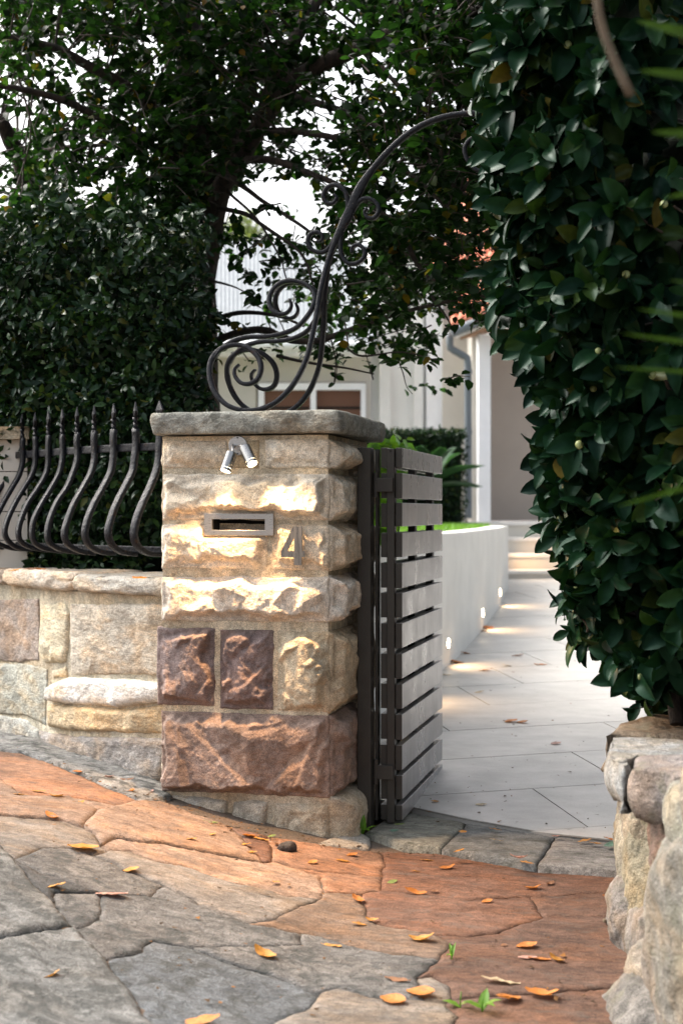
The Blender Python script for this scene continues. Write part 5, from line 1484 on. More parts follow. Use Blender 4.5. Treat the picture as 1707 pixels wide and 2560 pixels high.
for i, c in enumerate(C0):
    d = rnd_dir(1, -.15, .8)[0]; d[2] *= .6; d /= np.linalg.norm(d)
    m = RG.poisson(9) + 3; L = RG.uniform(.12, .26)
    t = RG.uniform(0, 1, m); side = RG.choice([-1, 1], m)
    p = c + d * ((t - .5) * L)[:, None]; p[:, 2] -= (t - .5) ** 2 * .08
    perp = np.cross(d, [0, 0, 1.0]); perp /= np.linalg.norm(perp) + 1e-9
    a = d * .5 + perp * side[:, None] * RG.uniform(.5, 1.1, m)[:, None] + RG.normal(0, .35, (m, 3)); a[:, 2] -= .35
    pos.append(p + RG.normal(0, .012, (m, 3))); ax.append(a); nr.append(rnd_dir(m, 1.1, .6)); sz.append(RG.uniform(.7, 1.25, m) * LEN)
    if i % 2 == 0:
        tw.tube(np.array([c - d * L * .6, c, c + d * L * .5 - np.array([0, 0, .02])]), np.array([.004, .003, .0015]), 5, False)
pos = np.vstack(pos)
V, Fq = leaves('tree', pos, np.vstack(ax), np.vstack(nr), np.concatenate(sz))
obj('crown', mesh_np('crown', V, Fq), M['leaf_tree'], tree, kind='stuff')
# feeder twigs from the limbs to sprays
for i in range(0, min(len(C0), 3000), 9):
    c = C0[i]; k = np.argmin(((ALLB - c) ** 2).sum(1)); b = ALLB[k]
    if np.linalg.norm(b - c) > 1.6: continue
    mid = (b + c) / 2 + RG.normal(0, .05, 3) + np.array([0, 0, .06]); P = smooth_path(np.array([b, mid, c]), 8); tw.tube(P, np.linspace(.006, .0025, 8), 5, False)
obj('twigs', tw.mesh('twigs', True), M['twig'], tree, kind='stuff')

# ---- left hedge climbing above the fence -------------------------------------------
hg = empty('clipped_hedge', at_d(250, 1440, 6.6), 'dense dark glossy hedge behind the iron fence at left', 'hedge')
def hedge_d(u): return np.interp(u, [-900, -300, 0, 200, 400, 480, 560], [7.6, 6.7, 6.35, 6.05, 5.85, 6.0, 6.5])
n = 30000
u = RG.uniform(-500, 548, n); v = RG.uniform(330, 1445, n)
d = hedge_d(u) + np.abs(RG.normal(0, .16, n)) + fbm(np.c_[u / 90, v / 90, 0 * u], 1, 3, 5) * .12
edge = 538 + 26 * np.sin(v / 41.) + 45 * fbm(np.c_[v / 45, d * 3, 0 * v], 1, 4, 8) - np.clip((v - 1020) * .35, 0, 60) - np.clip(760 - v, 0, 400) * .22 + RG.normal(0, 9, n)
topv = 530 + 130 * fbm(np.c_[u / 120, 0 * u, 0 * u], 1, 3, 9) + np.clip(400 - u, -200, 400) * -.02
k = (u < edge) & (v > topv) & ~((u > 360) & (v > 1390)) & ~((u < 75) & (v > 1085) & (RG.rand(n) < .93) & (v < 1430))
u, v, d = u[k], v[k], d[k]; n = len(u)
pos = np.array([CAM + ray(a, b) * c for a, b, c in zip(u, v, d)])
out = -FWD * .9 + UP * .35
ax = RG.normal(0, .7, (n, 3)) + out * .4 + np.array([0, 0, -.25]); nr = RG.normal(0, .55, (n, 3)) + out
V, Fq = leaves('small', pos, ax, nr, RG.uniform(.034, .062, n)); obj('foliage', mesh_np('foliage', V, Fq), M['leaf_hedge'], hg, kind='stuff')
# dark solid core, lumpy, well behind the leaf skin
uu = np.linspace(-520, 520, 50); vv = np.linspace(610, 1470, 50); U_, V_ = np.meshgrid(uu, vv)
def sheet(dd): return np.array([CAM + ray(a, b) * c for a, b, c in zip(U_.ravel(), V_.ravel(), dd)])
lump = fbm(np.c_[U_.ravel() / 100, V_.ravel() / 100, 0 * U_.ravel()], 1, 3, 3) * .10
f = sheet(hedge_d(U_.ravel()) + .36 + lump + sstep(470, 525, U_.ravel()) * .3 + sstep(560, 490, V_.ravel()) * .5); b = sheet(hedge_d(U_.ravel()) + 1.6)
N5 = 50; i_, j_ = np.meshgrid(np.arange(N5 - 1), np.arange(N5 - 1)); q = (j_ * N5 + i_).ravel(); q = np.c_[q, q + 1, q + N5 + 1, q + N5]
rim = [(j, j + 1) for j in range(N5 - 1)] + [((N5 - 1) * N5 + j + 1, (N5 - 1) * N5 + j) for j in range(N5 - 1)] + [((j + 1) * N5, j * N5) for j in range(N5 - 1)] + [(j * N5 + N5 - 1, (j + 1) * N5 + N5 - 1) for j in range(N5 - 1)]
rim = np.array([[a, b_, b_ + N5 * N5, a + N5 * N5] for a, b_ in rim])
obj('dark_core', mesh_np('dark_core', np.vstack([f, b]), np.vstack([q, q[:, ::-1] + N5 * N5, rim])), M['foliage_core'], hg)
for (u_, d_) in ((120, 6.7), (260, 6.5), (390, 6.4)):
    P = smooth_path(np.array([at_d(u_, 1450, d_), at_d(u_ + 15, 1200, d_), at_d(u_ - 10, 900, d_ + .1)]), 12); mb = MB(); mb.tube(P, np.linspace(.03, .018, 12), 8); obj('stem', mb.mesh('stem', True), M['bark'], hg)

# ---- camellia on the right ------------------------------------------------------------
cmh = empty('camellia', at_d(1690, 1800, 4.3), 'large dark glossy camellia crowding the right side of the gateway', 'shrub')
EV = np.array([-200, 0, 100, 200, 300, 400, 480, 560, 640, 700, 780, 850, 900, 950, 1000, 1060, 1110, 1160, 1210, 1280, 1330, 1400, 1450, 1500, 1560, 1600, 1640, 1680, 1740, 1790])
EU = np.array([1240, 1235, 1225, 1215, 1235, 1235, 1240, 1245, 1265, 1250, 1275, 1310, 1325, 1335, 1345, 1365, 1365, 1385, 1385, 1395, 1395, 1425, 1430, 1425, 1450, 1480, 1530, 1540, 1560, 1610])
def cam_depth(u, v):
    e = np.interp(v, EV, EU); x = np.clip((u - e) / 350., 0, 1.5)
    return 4.55 - .75 * np.sqrt(np.clip(x, 0, 1)) + .10 * np.sin(u / 47. + v / 61.)
# shoots: each carries a whorl of leaves that lean outwards and hang a little
ns_ = 900
sv = RG.uniform(-250, 1760, ns_); su = np.interp(sv, EV, EU) + 30 + np.abs(RG.normal(0, 1, ns_)) * 210
sv = np.r_[sv, RG.uniform(-250, 1700, 420)]; su = np.r_[su, RG.uniform(1700, 2420, 420)]; ns_ = len(su)
k = (su < 2450) & ~((sv > 1680) & (su > 1570) & (RG.rand(ns_) < .6)); su, sv = su[k], sv[k]
sd3 = cam_depth(su, sv) + RG.exponential(.16, len(su)) + .05
pos, ax, nr, size, u, v, d = [], [], [], [], [], [], []
for a_, b_, c_ in zip(su, sv, sd3):
    c = CAM + ray(a_, b_) * c_
    side = math.exp(-(a_ - np.interp(b_, EV, EU)) / 120.)
    dr = -RGT * side * 1.0 - FWD * (1 - .45 * side) * .8 - UP * RG.uniform(.0, .6) + RG.normal(0, .3, 3); dr /= np.linalg.norm(dr)
    m = RG.randint(4, 8); L = RG.uniform(.05, .13)
    e1 = np.cross(dr, UP); e1 /= np.linalg.norm(e1) + 1e-9; e2 = np.cross(e1, dr)
    ph = RG.uniform(0, 6.28)
    for j in range(m):
        t = j / m; an = ph + j * 2.4; rad = e1 * math.cos(an) + e2 * math.sin(an)
        p = c + dr * (t * L); x = rad * RG.uniform(.6, 1.1) + dr * (.35 + .8 * t) - UP * RG.uniform(.1, .55)
        pos.append(p); ax.append(x); nr.append(dr * .8 - rad * .55 + UP * .55 + RG.normal(0, .25, 3)); size.append(RG.uniform(.066, .13) * (1 - .2 * t))
        r = p - CAM; dd_ = r @ FWD; u.append(CU + F * (r @ RGT) / dd_); v.append(CV - F * r[2] / dd_); d.append(dd_)
pos, ax, nr, size, u, v, d = (np.array(q_) for q_ in (pos, ax, nr, size, u, v, d)); n = len(u)
inside_fr = (u < 1720) & (v > 0) & (v < 1800)
order = np.argsort(d - cam_depth(u, v) + np.where(inside_fr, 0, 9))
big = order[:300]; rest = order[300:]
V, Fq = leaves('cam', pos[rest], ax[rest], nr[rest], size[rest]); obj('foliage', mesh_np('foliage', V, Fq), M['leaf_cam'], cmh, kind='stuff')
# the 300 leaves nearest the eye are single objects sharing a few meshes
tm = []
for s in range(5):
    T, Fq = leaf_tpl('cam'); T = T.copy(); T[:, 1] *= [1, .9, 1.12, .82, 1.0][s]; T[:, 2] += -.10 * [0, 1, .3, 1.6, -.5][s] * T[:, 0] ** 2
    me = mesh_np('leaf', T, Fq); me.materials.append(M['leaf_cam']); tm.append(me)
# per-object colour jitter so single leaves differ like the joined ones
a3, y3, z3 = frames(ax[big], nr[big])
Mi = Matrix.Translation(Vector(cmh.location)).inverted()
for j, i in enumerate(big):
    o = bpy.data.objects.new('leaf', tm[j % 5]); COL.objects.link(o); o.parent = cmh
    Mx = Matrix(((a3[j][0], y3[j][0], z3[j][0], 0), (a3[j][1], y3[j][1], z3[j][1], 0), (a3[j][2], y3[j][2], z3[j][2], 0), (0, 0, 0, 1)))
    o.matrix_basis = Matrix.Translation(Vector(pos[i] - np.array(cmh.location))) @ Mx @ Matrix.Scale(float(size[i]), 4)
# twigs and stems
tw = MB()
for i in order[:700:2]:
    p = pos[i]; q = p + FWD * RG.uniform(.12, .3) + RGT * RG.uniform(.05, .25) + UP * RG.uniform(-.1, .06); tw.tube(smooth_path(np.array([p, (p + q) / 2 + RG.normal(0, .015, 3), q]), 6), np.linspace(.002, .005, 6), 5, False)
obj('twigs', tw.mesh('twigs', True), M['twig'], cmh, kind='stuff')
for (u0, v0, d0, u1, v1, d1, r_) in ((1700, 1830, 4.25, 1690, 900, 4.6, .035), (1760, 1840, 4.3, 1620, 300, 4.7, .04), (1690, 1810, 4.2, 1560, 1300, 4.5, .02)):
    P = smooth_path(np.array([at_d(u0, v0, d0), at_d((u0 + u1) / 2 + 25, (v0 + v1) / 2, (d0 + d1) / 2), at_d(u1, v1, d1)]), 14); mb = MB(); mb.tube(P, np.linspace(r_, r_ * .5, 14), 9); obj('stem', mb.mesh('stem', True), M['bark'], cmh)
# dark solid core added inside the leaves to block light
vv = np.linspace(-260, 1700, 46); tt = np.linspace(0, 1, 26); V0 = []
for b_ in vv:
    e = np.interp(b_, EV, EU) + 150
    for t_ in tt:
        u_ = e + (2300 - e) * t_; V0.append(CAM + ray(u_, b_) * (4.62 - .5 * math.sqrt(min(1, t_ * 2.2)) + .10 * math.sin(u_ / 60 + b_ / 45) + .35))
V0 = np.array(V0); V1 = V0 + FWD * .9
i_, j_ = np.meshgrid(np.arange(25), np.arange(45)); q = (j_ * 26 + i_).ravel(); q = np.c_[q, q + 1, q + 27, q + 26]; m0 = len(V0)
rim = [(j, j + 1) for j in range(25)] + [(45 * 26 + j + 1, 45 * 26 + j) for j in range(25)] + [((j + 1) * 26, j * 26) for j in range(45)] + [(j * 26 + 25, (j + 1) * 26 + 25) for j in range(45)]
obj('dark_core', mesh_np('dark_core', np.vstack([V0, V1]), np.vstack([q, q[:, ::-1] + m0, np.array([[a, b_, b_ + m0, a + m0] for a, b_ in rim])])), M['foliage_core'], cmh)
# flower buds
bud_m = flat_mat('pale green bud', (.20, .23, .09), .45, 0, 30, .1)
bm = bmesh.new(); bmesh.ops.create_uvsphere(bm, u_segments=12, v_segments=8, radius=1)
for v_ in bm.verts: v_.co.z *= 1.25 if v_.co.z > 0 else 1.0; v_.co.x *= 1 - .25 * max(0, v_.co.z); v_.co.y *= 1 - .25 * max(0, v_.co.z)
bme = bpy.data.meshes.new('flower_bud'); bm.to_mesh(bme); bm.free(); bme.materials.append(bud_m); bme.polygons.foreach_set('use_smooth', [True] * len(bme.polygons))
for u_, v_ in ((1417, 128), (1306, 372), (1292, 390), (1417, 486), (1612, 602), (1301, 628), (1503, 661), (1263, 738), (1520, 848), (1271, 945), (1646, 960), (1484, 1004), (1376, 1106), (1453, 1117), (1585, 1112), (1400, 1291), (1414, 1377), (1437, 1398), (1421, 1457), (1653, 1430), (1590, 1512), (1610, 1590), (1580, 1722), (1500, 1150)):
    o = bpy.data.objects.new('flower_bud', bme); COL.objects.link(o); o.parent = cmh
    kb = big[np.argmin((u[big] - u_) ** 2 + (v[big] - v_) ** 2)]; p = pos[kb] - FWD * .012; o.location = tuple(p - np.array(cmh.location)); o.rotation_euler = (RG.uniform(1.5, 2.8), RG.uniform(-.6, .6), 0); s_ = RG.uniform(.0085, .0125); o.scale = (s_, s_, s_)

# ---- palm leaflets hanging in from the right, close to the lens -------------------------
pl = empty('palm_frond', at_d(2050, 2200, 1.9), 'out-of-focus palm leaflets poking in at the right edge', 'palm')
ra = smooth_path(np.array([at_d(2030, 3520, 1.9), at_d(2045, 2800, 1.9), at_d(2060, 1700, 1.9), at_d(2020, 800, 1.9), at_d(1960, 100, 1.85), at_d(1800, -400, 1.8)]), 30)
mb = MB(); mb.tube(ra, np.linspace(.016, .006, 30), 8); obj('stalk', mb.mesh('stalk', True), M['drybranch'], pl)
def blade(tip, root, dt, dr, w, sag=.0):
    A, B_ = at_d(*tip, dt), at_d(*root, dr); t_ = np.linspace(0, 1, 14)[:, None]
    P = A + (B_ - A) * t_ + UP * (sag * np.sin(t_ * PI)); ww = w * np.clip(np.sqrt(t_[:, 0]) * 1.2, .05, 1)
    up = UP - FWD * .5; up /= np.linalg.norm(up)
    V = np.vstack([P - up * ww[:, None] / 2, P + FWD * ww[:, None] * .18, P + up * ww[:, None] / 2]); k = np.arange(13)
    mb = MB(); mb.add(V, np.vstack([np.c_[k, k + 1, 14 + k + 1, 14 + k], np.c_[14 + k, 14 + k + 1, 28 + k + 1, 28 + k]])); return mb.mesh('leaflet', True)
for tip, root, w in (((1590, 52), (1960, 140), .022), ((1597, 176), (1980, 215), .021), ((1628, 330), (1990, 345), .020), ((1658, 494), (2000, 440), .016), ((1672, 700), (2020, 755), .009), ((1592, 772), (2030, 835), .010), ((1552, 833), (2030, 900), .010), ((1534, 918), (2040, 950), .008), ((1540, 1266), (2050, 1130), .011), ((1690, 1340), (2050, 1150), .010)):
    obj('leaflet', blade(tip, root, 2.0, 1.9, w), M['palm'], pl)
P = smooth_path(np.array([at_d(1470, -200, 1.95), at_d(1492, 0, 1.95), at_d(1505, 70, 1.95), at_d(1535, 150, 1.95), at_d(1576, 238, 1.95)]), 14); mb = MB(); mb.ribbon(P, np.linspace(.009, .011, 14), tuple(FWD), .004); obj('dead_leaflet', mb.mesh('dead_leaflet', True), M['drybranch'], pl)

# ---- clipped box hedge, cycad and climber beyond the gate ---------------------------------
bh = empty('box_hedge', at_d(1060, 1290, 15.2), 'low clipped green hedge in front of the house', 'hedge')
mbx = MB(); x0_, x1_ = LU(840, 15.4), LU(1166, 15.4); zt_ = ZV(1082, 15.4)
mbx.prism([cw(x0_, 15.5, WT - .1), cw(x1_ - .05, 15.5, WT - .1), cw(x1_ - .05, 16.05, WT - .1), cw(x0_, 16.05, WT - .1)], (0, 0, zt_ - WT + .06)); obj('dark_core', mbx.mesh('dark_core'), M['foliage_core'], bh)
n = 9000; ll = RG.uniform(x0_, x1_, n); topk = RG.rand(n) < .35
dd = np.where(topk, RG.uniform(15.4, 16.1, n), 15.42 + np.abs(RG.normal(0, .05, n))); zz_ = np.where(topk, zt_ + RG.normal(0, .02, n), RG.uniform(WT, zt_, n))
pos = np.array([cw(a, b, c) for a, b, c in zip(ll, dd, zz_)]); V, Fq = leaves('small', pos, RG.normal(0, 1, (n, 3)) + UP * .5, RG.normal(0, .6, (n, 3)) + UP * .8 - FWD * .5, RG.uniform(.03, .06, n)); obj('foliage', mesh_np('foliage', V, Fq), M['leaf_hedge'], bh, kind='stuff')
cy = empty('cycad', at_d(1060, 1290, 14.6), 'arching green cycad fronds in front of the clipped hedge', 'plant')
for i in range(26):
    a = RG.uniform(0, 2 * PI); L = RG.uniform(.55, .9); h0 = at_d(1062, 1225, 14.6); el = RG.uniform(.25, 1.1)
    t_ = np.linspace(0, 1, 20)[:, None]; dirv = np.array([math.cos(a) * math.cos(el), math.sin(a) * math.cos(el), math.sin(el)])
    P = h0 + dirv * L * t_ - UP * (t_ ** 2) * .30 * L; mb = MB(); mb.tube(P, np.linspace(.012, .004, 20), 5, False)
    T = np.gradient(P, axis=0); T /= np.linalg.norm(T, axis=1)[:, None]; sd2 = np.cross(T, UP); sd2 /= np.linalg.norm(sd2, axis=1)[:, None] + 1e-9
    ps, axx, nn, sz_ = [], [], [], []
    for s in (-1, 1):
        for k in np.linspace(2, 19, 34):
            j = int(k); ps.append(P[j] + (P[min(j + 1, 19)] - P[j]) * (k - j)); axx.append(sd2[j] * s + T[j] * .6 + UP * .25); nn.append(UP + sd2[j] * s * -.3); sz_.append(.17 * (1 - .5 * abs(j / 19 - .4)))
    V, Fq = leaves('small', np.array(ps), np.array(axx), np.array(nn), np.array(sz_)); 
    V = V
    mb.add(V, Fq); obj('frond', mb.mesh('frond', True), leafc if i else (leafc := leaf_mat('cycad frond', [(0, (.03, .085, .035)), (1, (.05, .12, .05))], .35, .2)), cy)
vn = empty('climber', (.15, 1.5, 1.0), 'bright green leafy climber showing between the gate post and gate', 'plant')
n = 260; u = np.r_[RG.uniform(938, 1035, 150), RG.uniform(935, 985, 110)]; v = np.r_[RG.uniform(1098, 1200, 150), RG.uniform(1180, 1345, 110)]; d = RG.uniform(6.75, 7.1, n)
pos = np.array([CAM + ray(a, b) * c for a, b, c in zip(u, v, d)]); V, Fq = leaves('tree', pos, RG.normal(0, .7, (n, 3)) - UP * .5, RG.normal(0, .5, (n, 3)) - FWD + UP * .4, RG.uniform(.05, .10, n)); obj('leaves', mesh_np('leaves', V, Fq), M['leaf_bright'], vn, kind='stuff')
for k in range(4):
    P = smooth_path(np.array([at_d(950 + 14 * k, 1360, 7.0), at_d(945 + 20 * k, 1240, 6.95), at_d(955 + 18 * k, 1120, 6.95)]), 10); mb = MB(); mb.tube(P, .004, 6); obj('stem', mb.mesh('stem', True), M['twig'], vn)

# ---- trees far behind ----------------------------------------------------------------------
def far_tree(u, v, d, ru, rv, lab, mat, n=1500):
    e = empty('distant_tree', at_d(u, 1250, d), lab, 'tree', None)
    P = smooth_path(np.array([at_d(u, 1270, d), at_d(u + 3, (v + 1270) / 2, d), at_d(u, v, d)]), 10); mb = MB(); mb.tube(P, np.linspace(.2, .06, 10), 8); obj('trunk', mb.mesh('trunk', True), M['bark'], e)
    c = at_d(u, v, d); rr = np.array([ru, ru, rv]) * d / F; nb = 14; bl = RG.normal(0, .5, (nb, 3)) * rr
    p = c + bl[RG.randint(0, nb, n)] + RG.normal(0, .26, (n, 3)) * rr
    V, Fq = leaves('tree', p, RG.normal(0, 1, (n, 3)), RG.normal(0, 1, (n, 3)) + UP, RG.uniform(.07, .16, n) * d / 40); obj('crown', mesh_np('crown', V, Fq), mat, e, kind='stuff')
yg = leaf_mat('muted yellow green leaves', [(0, (.09, .12, .05)), (1, (.16, .18, .07))], .5, .3)
far_tree(607, 575, 42, 45, 35, 'small round tree top far behind the corrugated roof', yg, 700)
far_tree(95, 410, 24, 60, 75, 'yellow-green tree glimpsed through the canopy at far left', yg, 700)
far_tree(560, 600, 36, 40, 40, 'pale green tree just behind the corrugated roof edge', yg, 500)
# ------------------------------------------------------------------ fallen leaves, seedlings, bits
def fallen_mesh(seed, curl, asp):
    rg = np.random.RandomState(seed); nx, ny = 9, 5; V = []
    for i in range(nx):
        x = i / (nx - 1); w = asp * math.sin(PI * min(1, x * .93 + .04)) ** .8
        for j in range(ny):
            y = (j / (ny - 1) * 2 - 1) * w
            a = y * curl * 2.4; b = (x - .5) * curl * 1.7
            V.append((x - .5, math.sin(a) / (curl * 2.4) if curl > .05 else y, (1 - math.cos(a)) / (curl * 2.4 + .05) * .9 + b * b * .35 + rg.normal(0, .018)))
    V = np.array(V); V[:, 2] -= V[:, 2].min()
    return mesh_np('fallen_leaf', V, np.array([[i * ny + j, (i + 1) * ny + j, (i + 1) * ny + j + 1, i * ny + j + 1] for i in range(nx - 1) for j in range(ny - 1)]))
cols = {'orange': (.46, .165, .028), 'yellow': (.44, .20, .03), 'brown': (.22, .10, .045), 'pale': (.48, .38, .24), 'green': (.16, .22, .05), 'teal': (.10, .20, .14), 'pink': (.40, .22, .17)}
lm = {}
for k, c in cols.items():
    t = NT(k + ' fallen leaf'); cc = t.mix(1.0, t.mix(t.remap(t.noise(60, 5, .7), .45, .65, 0, .7), c, tuple(a * .45 for a in c)), t.remap(t.noise(220, 3, .6), .3, .7, .8, 1.15), 'MULTIPLY')
    t.setp(Base_Color=cc, Roughness=.6, Normal=t.bump(t.noise(120, 4, .6), .4, .002)); tr = t.n('BsdfTranslucent'); t.l(cc, tr.inputs['Color']); ms = t.n('MixShader'); ms.inputs[0].default_value = .25
    t.l(t.p.outputs[0], ms.inputs[1]); t.l(tr.outputs[0], ms.inputs[2]); t.l(ms.outputs[0], t.out.inputs['Surface']); lm[k] = t.m
fm = {}
def fallen(u, v, size, ang, colr, shape, where, lab, surf='g', lift=.009):
    p = on_g(u, v, lift) if surf == 'g' else (on_path(u, v) + np.array([0, 0, .010]) if surf == 'p' else on_z(u, v, .026))
    key = (shape, colr)
    if key not in fm:
        cu, asp = {'curl': (.85, .30), 'flat': (.22, .26), 'cup': (.55, .38), 'slim': (.35, .16)}[shape]
        me = fallen_mesh(len(fm) + 3, cu, asp); me.materials.append(lm[colr]); fm[key] = me
    o = bpy.data.objects.new('fallen_leaf', fm[key]); COL.objects.link(o)
    o.location = tuple(p); o.rotation_euler = (rgz.uniform(-.2, .2), rgz.uniform(-.22, .22), ang + TH); o.scale = (size * 1.02,) * 3
    tag(o, lab, 'leaf', 'fallen leaves'); return o
rgz = random.Random(9)
FALL = [  # u,v,length,angle,colour,shape,label
 (98, 1978, .055, -.3, 'yellow', 'slim', 'slim yellow fallen leaf high on the lit orange flagstone at left'), (52, 1987, .05, .4, 'yellow', 'flat', 'yellow fallen leaf at the left edge of the footpath'),
 (142, 1992, .055, -.2, 'yellow', 'curl', 'curled yellow leaf on the lit flagstone below the garden wall'), (202, 2006, .035, .8, 'yellow', 'flat', 'small yellow leaf below the middle of the garden wall'),
 (194, 1930, .04, .2, 'orange', 'cup', 'small orange leaf in the shadow at the garden wall foot'), (268, 1943, .05, 0, 'pink', 'cup', 'pinkish curled leaf in the corner under the garden wall'),
 (318, 1951, .05, .3, 'brown', 'curl', 'brown curled leaf in the corner under the garden wall'), (326, 1977, .04, -.5, 'orange', 'cup', 'orange leaf tucked beside the pillar at the wall foot'),
 (374, 1981, .04, .9, 'pink', 'cup', 'pinkish leaf at the left corner of the pillar foot'), (130, 2042, .06, -.7, 'orange', 'curl', 'curled orange leaf on the flagstones left of the pillar'),
 (340, 2047, .04, .1, 'green', 'flat', 'small green leaf on the lit flagstone before the pillar'), (208, 2120, .095, .25, 'yellow', 'cup', 'large crumpled tan-yellow leaf on the grey flagstones'),
 (470, 2098, .06, -.1, 'yellow', 'slim', 'slim yellow leaf on the lit flagstone below the pillar'), (525, 2056, .055, .05, 'green', 'slim', 'slim yellow-green leaf at the pillar foot'),
 (527, 2087, .04, .2, 'yellow', 'flat', 'small flat yellow leaf just below the pillar foot'), (610, 2112, .05, .1, 'yellow', 'flat', 'yellow leaf on the reddest patch below the pillar'),
 (650, 2097, .065, -.3, 'yellow', 'slim', 'long yellow leaf lying against the pillar foot'), (622, 2090, .05, .5, 'orange', 'cup', 'orange leaf leaning on the pillar foot'),
 (680, 2090, .03, .1, 'green', 'flat', 'tiny green-yellow leaf at the pillar foot'), (630, 2131, .035, .2, 'yellow', 'cup', 'small cupped yellow leaf below the pillar'),
 (694, 2110, .035, 1.2, 'brown', 'curl', 'dark brown curled leaf near the pillar corner'), (782, 2156, .035, .4, 'orange', 'cup', 'small orange cupped leaf right of the dark pebble'),
 (328, 2175, .05, .2, 'yellow', 'cup', 'yellow cupped leaf on a crack left of centre'), (690, 2205, .035, 1.0, 'yellow', 'flat', 'small upright yellow leaf on the middle flagstones'),
 (128, 2217, .085, 0, 'yellow', 'slim', 'long yellow leaf on the grey slabs at left'), (280, 2236, .09, .1, 'pink', 'flat', 'flat pink-brown leaf on the grey flagstones'),
 (116, 2446, .07, .15, 'yellow', 'curl', 'curled yellow leaf on the big grey slab at bottom left'), (662, 2388, .075, -.7, 'yellow', 'curl', 'curled ochre leaf in the lower middle of the footpath'),
 (828, 2364, .065, -.5, 'yellow', 'slim', 'slim yellow leaf on the middle flagstones'), (502, 2552, .09, .1, 'orange', 'flat', 'orange leaf cut by the bottom edge'),
 (880, 2138, .04, .3, 'orange', 'cup', 'cupped orange leaf in front of the gate post'), (856, 2152, .045, .1, 'yellow', 'flat', 'yellow leaf beside the crack below the gate post'),
 (1066, 2151, .045, -.2, 'yellow', 'flat', 'yellow leaf below the threshold stones'), (1117, 2171, .055, .1, 'orange', 'curl', 'curled orange leaf below the threshold stones'),
 (1038, 2178, .03, .1, 'yellow', 'flat', 'tiny yellow leaf below the threshold stones'), (980, 2205, .04, .6, 'green', 'flat', 'green-yellow leaf in the crack below the gate'),
 (1037, 2233, .07, -.1, 'orange', 'curl', 'crumpled orange leaf on the long crack below the gate'), (1084, 2228, .03, .2, 'brown', 'cup', 'small brown leaf on the long crack below the gate'),
 (1330, 2221, .055, .1, 'orange', 'curl', 'curled orange leaf on the red flagstone at right'), (1373, 2210, .04, .8, 'brown', 'curl', 'tightly rolled brown leaf on the red flagstone at right'),
 (1217, 2254, .035, .2, 'orange', 'cup', 'small orange leaf at the end of the dark crack'), (895, 2250, .055, -.9, 'orange', 'curl', 'orange leaf litter in the diagonal crack'),
 (930, 2301, .04, -.4, 'yellow', 'curl', 'yellow leaf at the foot of the diagonal crack'), (897, 2310, .045, 0, 'yellow', 'flat', 'flat yellow leaf left of the diagonal crack'),
 (1056, 2349, .075, -.4, 'yellow', 'curl', 'pale curled leaf in the middle of the brown flagstone'), (1259, 2363, .02, .2, 'brown', 'cup', 'tiny dark leaf on the brown flagstone'),
 (1316, 2366, .06, .2, 'orange', 'cup', 'torn orange leaf on the brown flagstone at right'), (1318, 2394, .05, -.3, 'pink', 'flat', 'pinkish leaf beside a flat orange leaf at right'),
 (1348, 2397, .06, -.1, 'orange', 'flat', 'flat orange leaf beside a pinkish one at right'), (1390, 2400, .05, -.9, 'yellow', 'curl', 'olive-yellow curled leaf right of the flat orange one'),
 (1250, 2455, .10, -.2, 'pale', 'slim', 'long pale dry leaf at lower right'), (994, 2450, .07, -.4, 'brown', 'slim', 'thin brown leaf at lower centre'),
 (1052, 2483, .075, -.5, 'orange', 'cup', 'bright orange folded leaf at lower centre'), (983, 2502, .07, -.6, 'orange', 'cup', 'ragged ochre leaf at lower centre'),
 (1270, 2497, .07, .5, 'orange', 'cup', 'ragged orange leaf at lower right'), (1354, 2487, .085, -.4, 'orange', 'curl', 'large crumpled orange leaf at lower right'),
 (1522, 2242, .05, .4, 'orange', 'curl', 'orange leaf in the litter against the rubble wall, leftmost of three'), (1536, 2250, .05, 1.3, 'orange', 'cup', 'orange leaf in the litter against the rubble wall, lowest of three'), (1540, 2236, .045, -.6, 'brown', 'curl', 'brown leaf in the litter against the rubble wall')]
for (u, v, s, a, c, sh, lb) in FALL: fallen(u, v, s, a, c, sh, None, lb)
for (u, v, s, a, c, sh, lb) in [(1240, 2101, .05, .1, 'pale', 'slim', 'pale brown leaf on the middle threshold stone'), (1237, 2074, .045, 0, 'yellow', 'flat', 'small yellow leaf at the back of the middle threshold stone'), (1156, 2080, .03, .1, 'yellow', 'cup', 'tiny yellow leaf on the first threshold joint'), (1147, 2128, .04, .4, 'yellow', 'cup', 'yellow leaf at the street edge of the first threshold joint'),
    (1296, 2146, .06, -.5, 'pink', 'curl', 'pinkish torn leaf at the second threshold joint'), (1316, 2157, .045, .1, 'yellow', 'flat', 'yellow leaf under the pinkish one at the threshold'), (1389, 2092, .035, -.6, 'pink', 'cup', 'small pink leaf on the back edge of the threshold'), (1461, 2102, .05, .1, 'yellow', 'flat', 'yellow leaf on the right threshold stone'),
    (1487, 2109, .04, -.4, 'yellow', 'cup', 'cupped yellow leaf on the right threshold stone'), (1530, 2113, .06, .1, 'teal', 'cup', 'blue-green leaf on the right threshold stone'), (1528, 2100, .06, -.6, 'orange', 'slim', 'orange leaf behind the blue-green leaf'), (985, 2078, .035, .2, 'teal', 'cup', 'dark blue-green leaf at the gate foot'), (1000, 2061, .04, -.2, 'green', 'slim', 'slim green leaf on the first threshold stone')]:
    fallen(u, v, s, a, c, sh, None, lb, 'k')
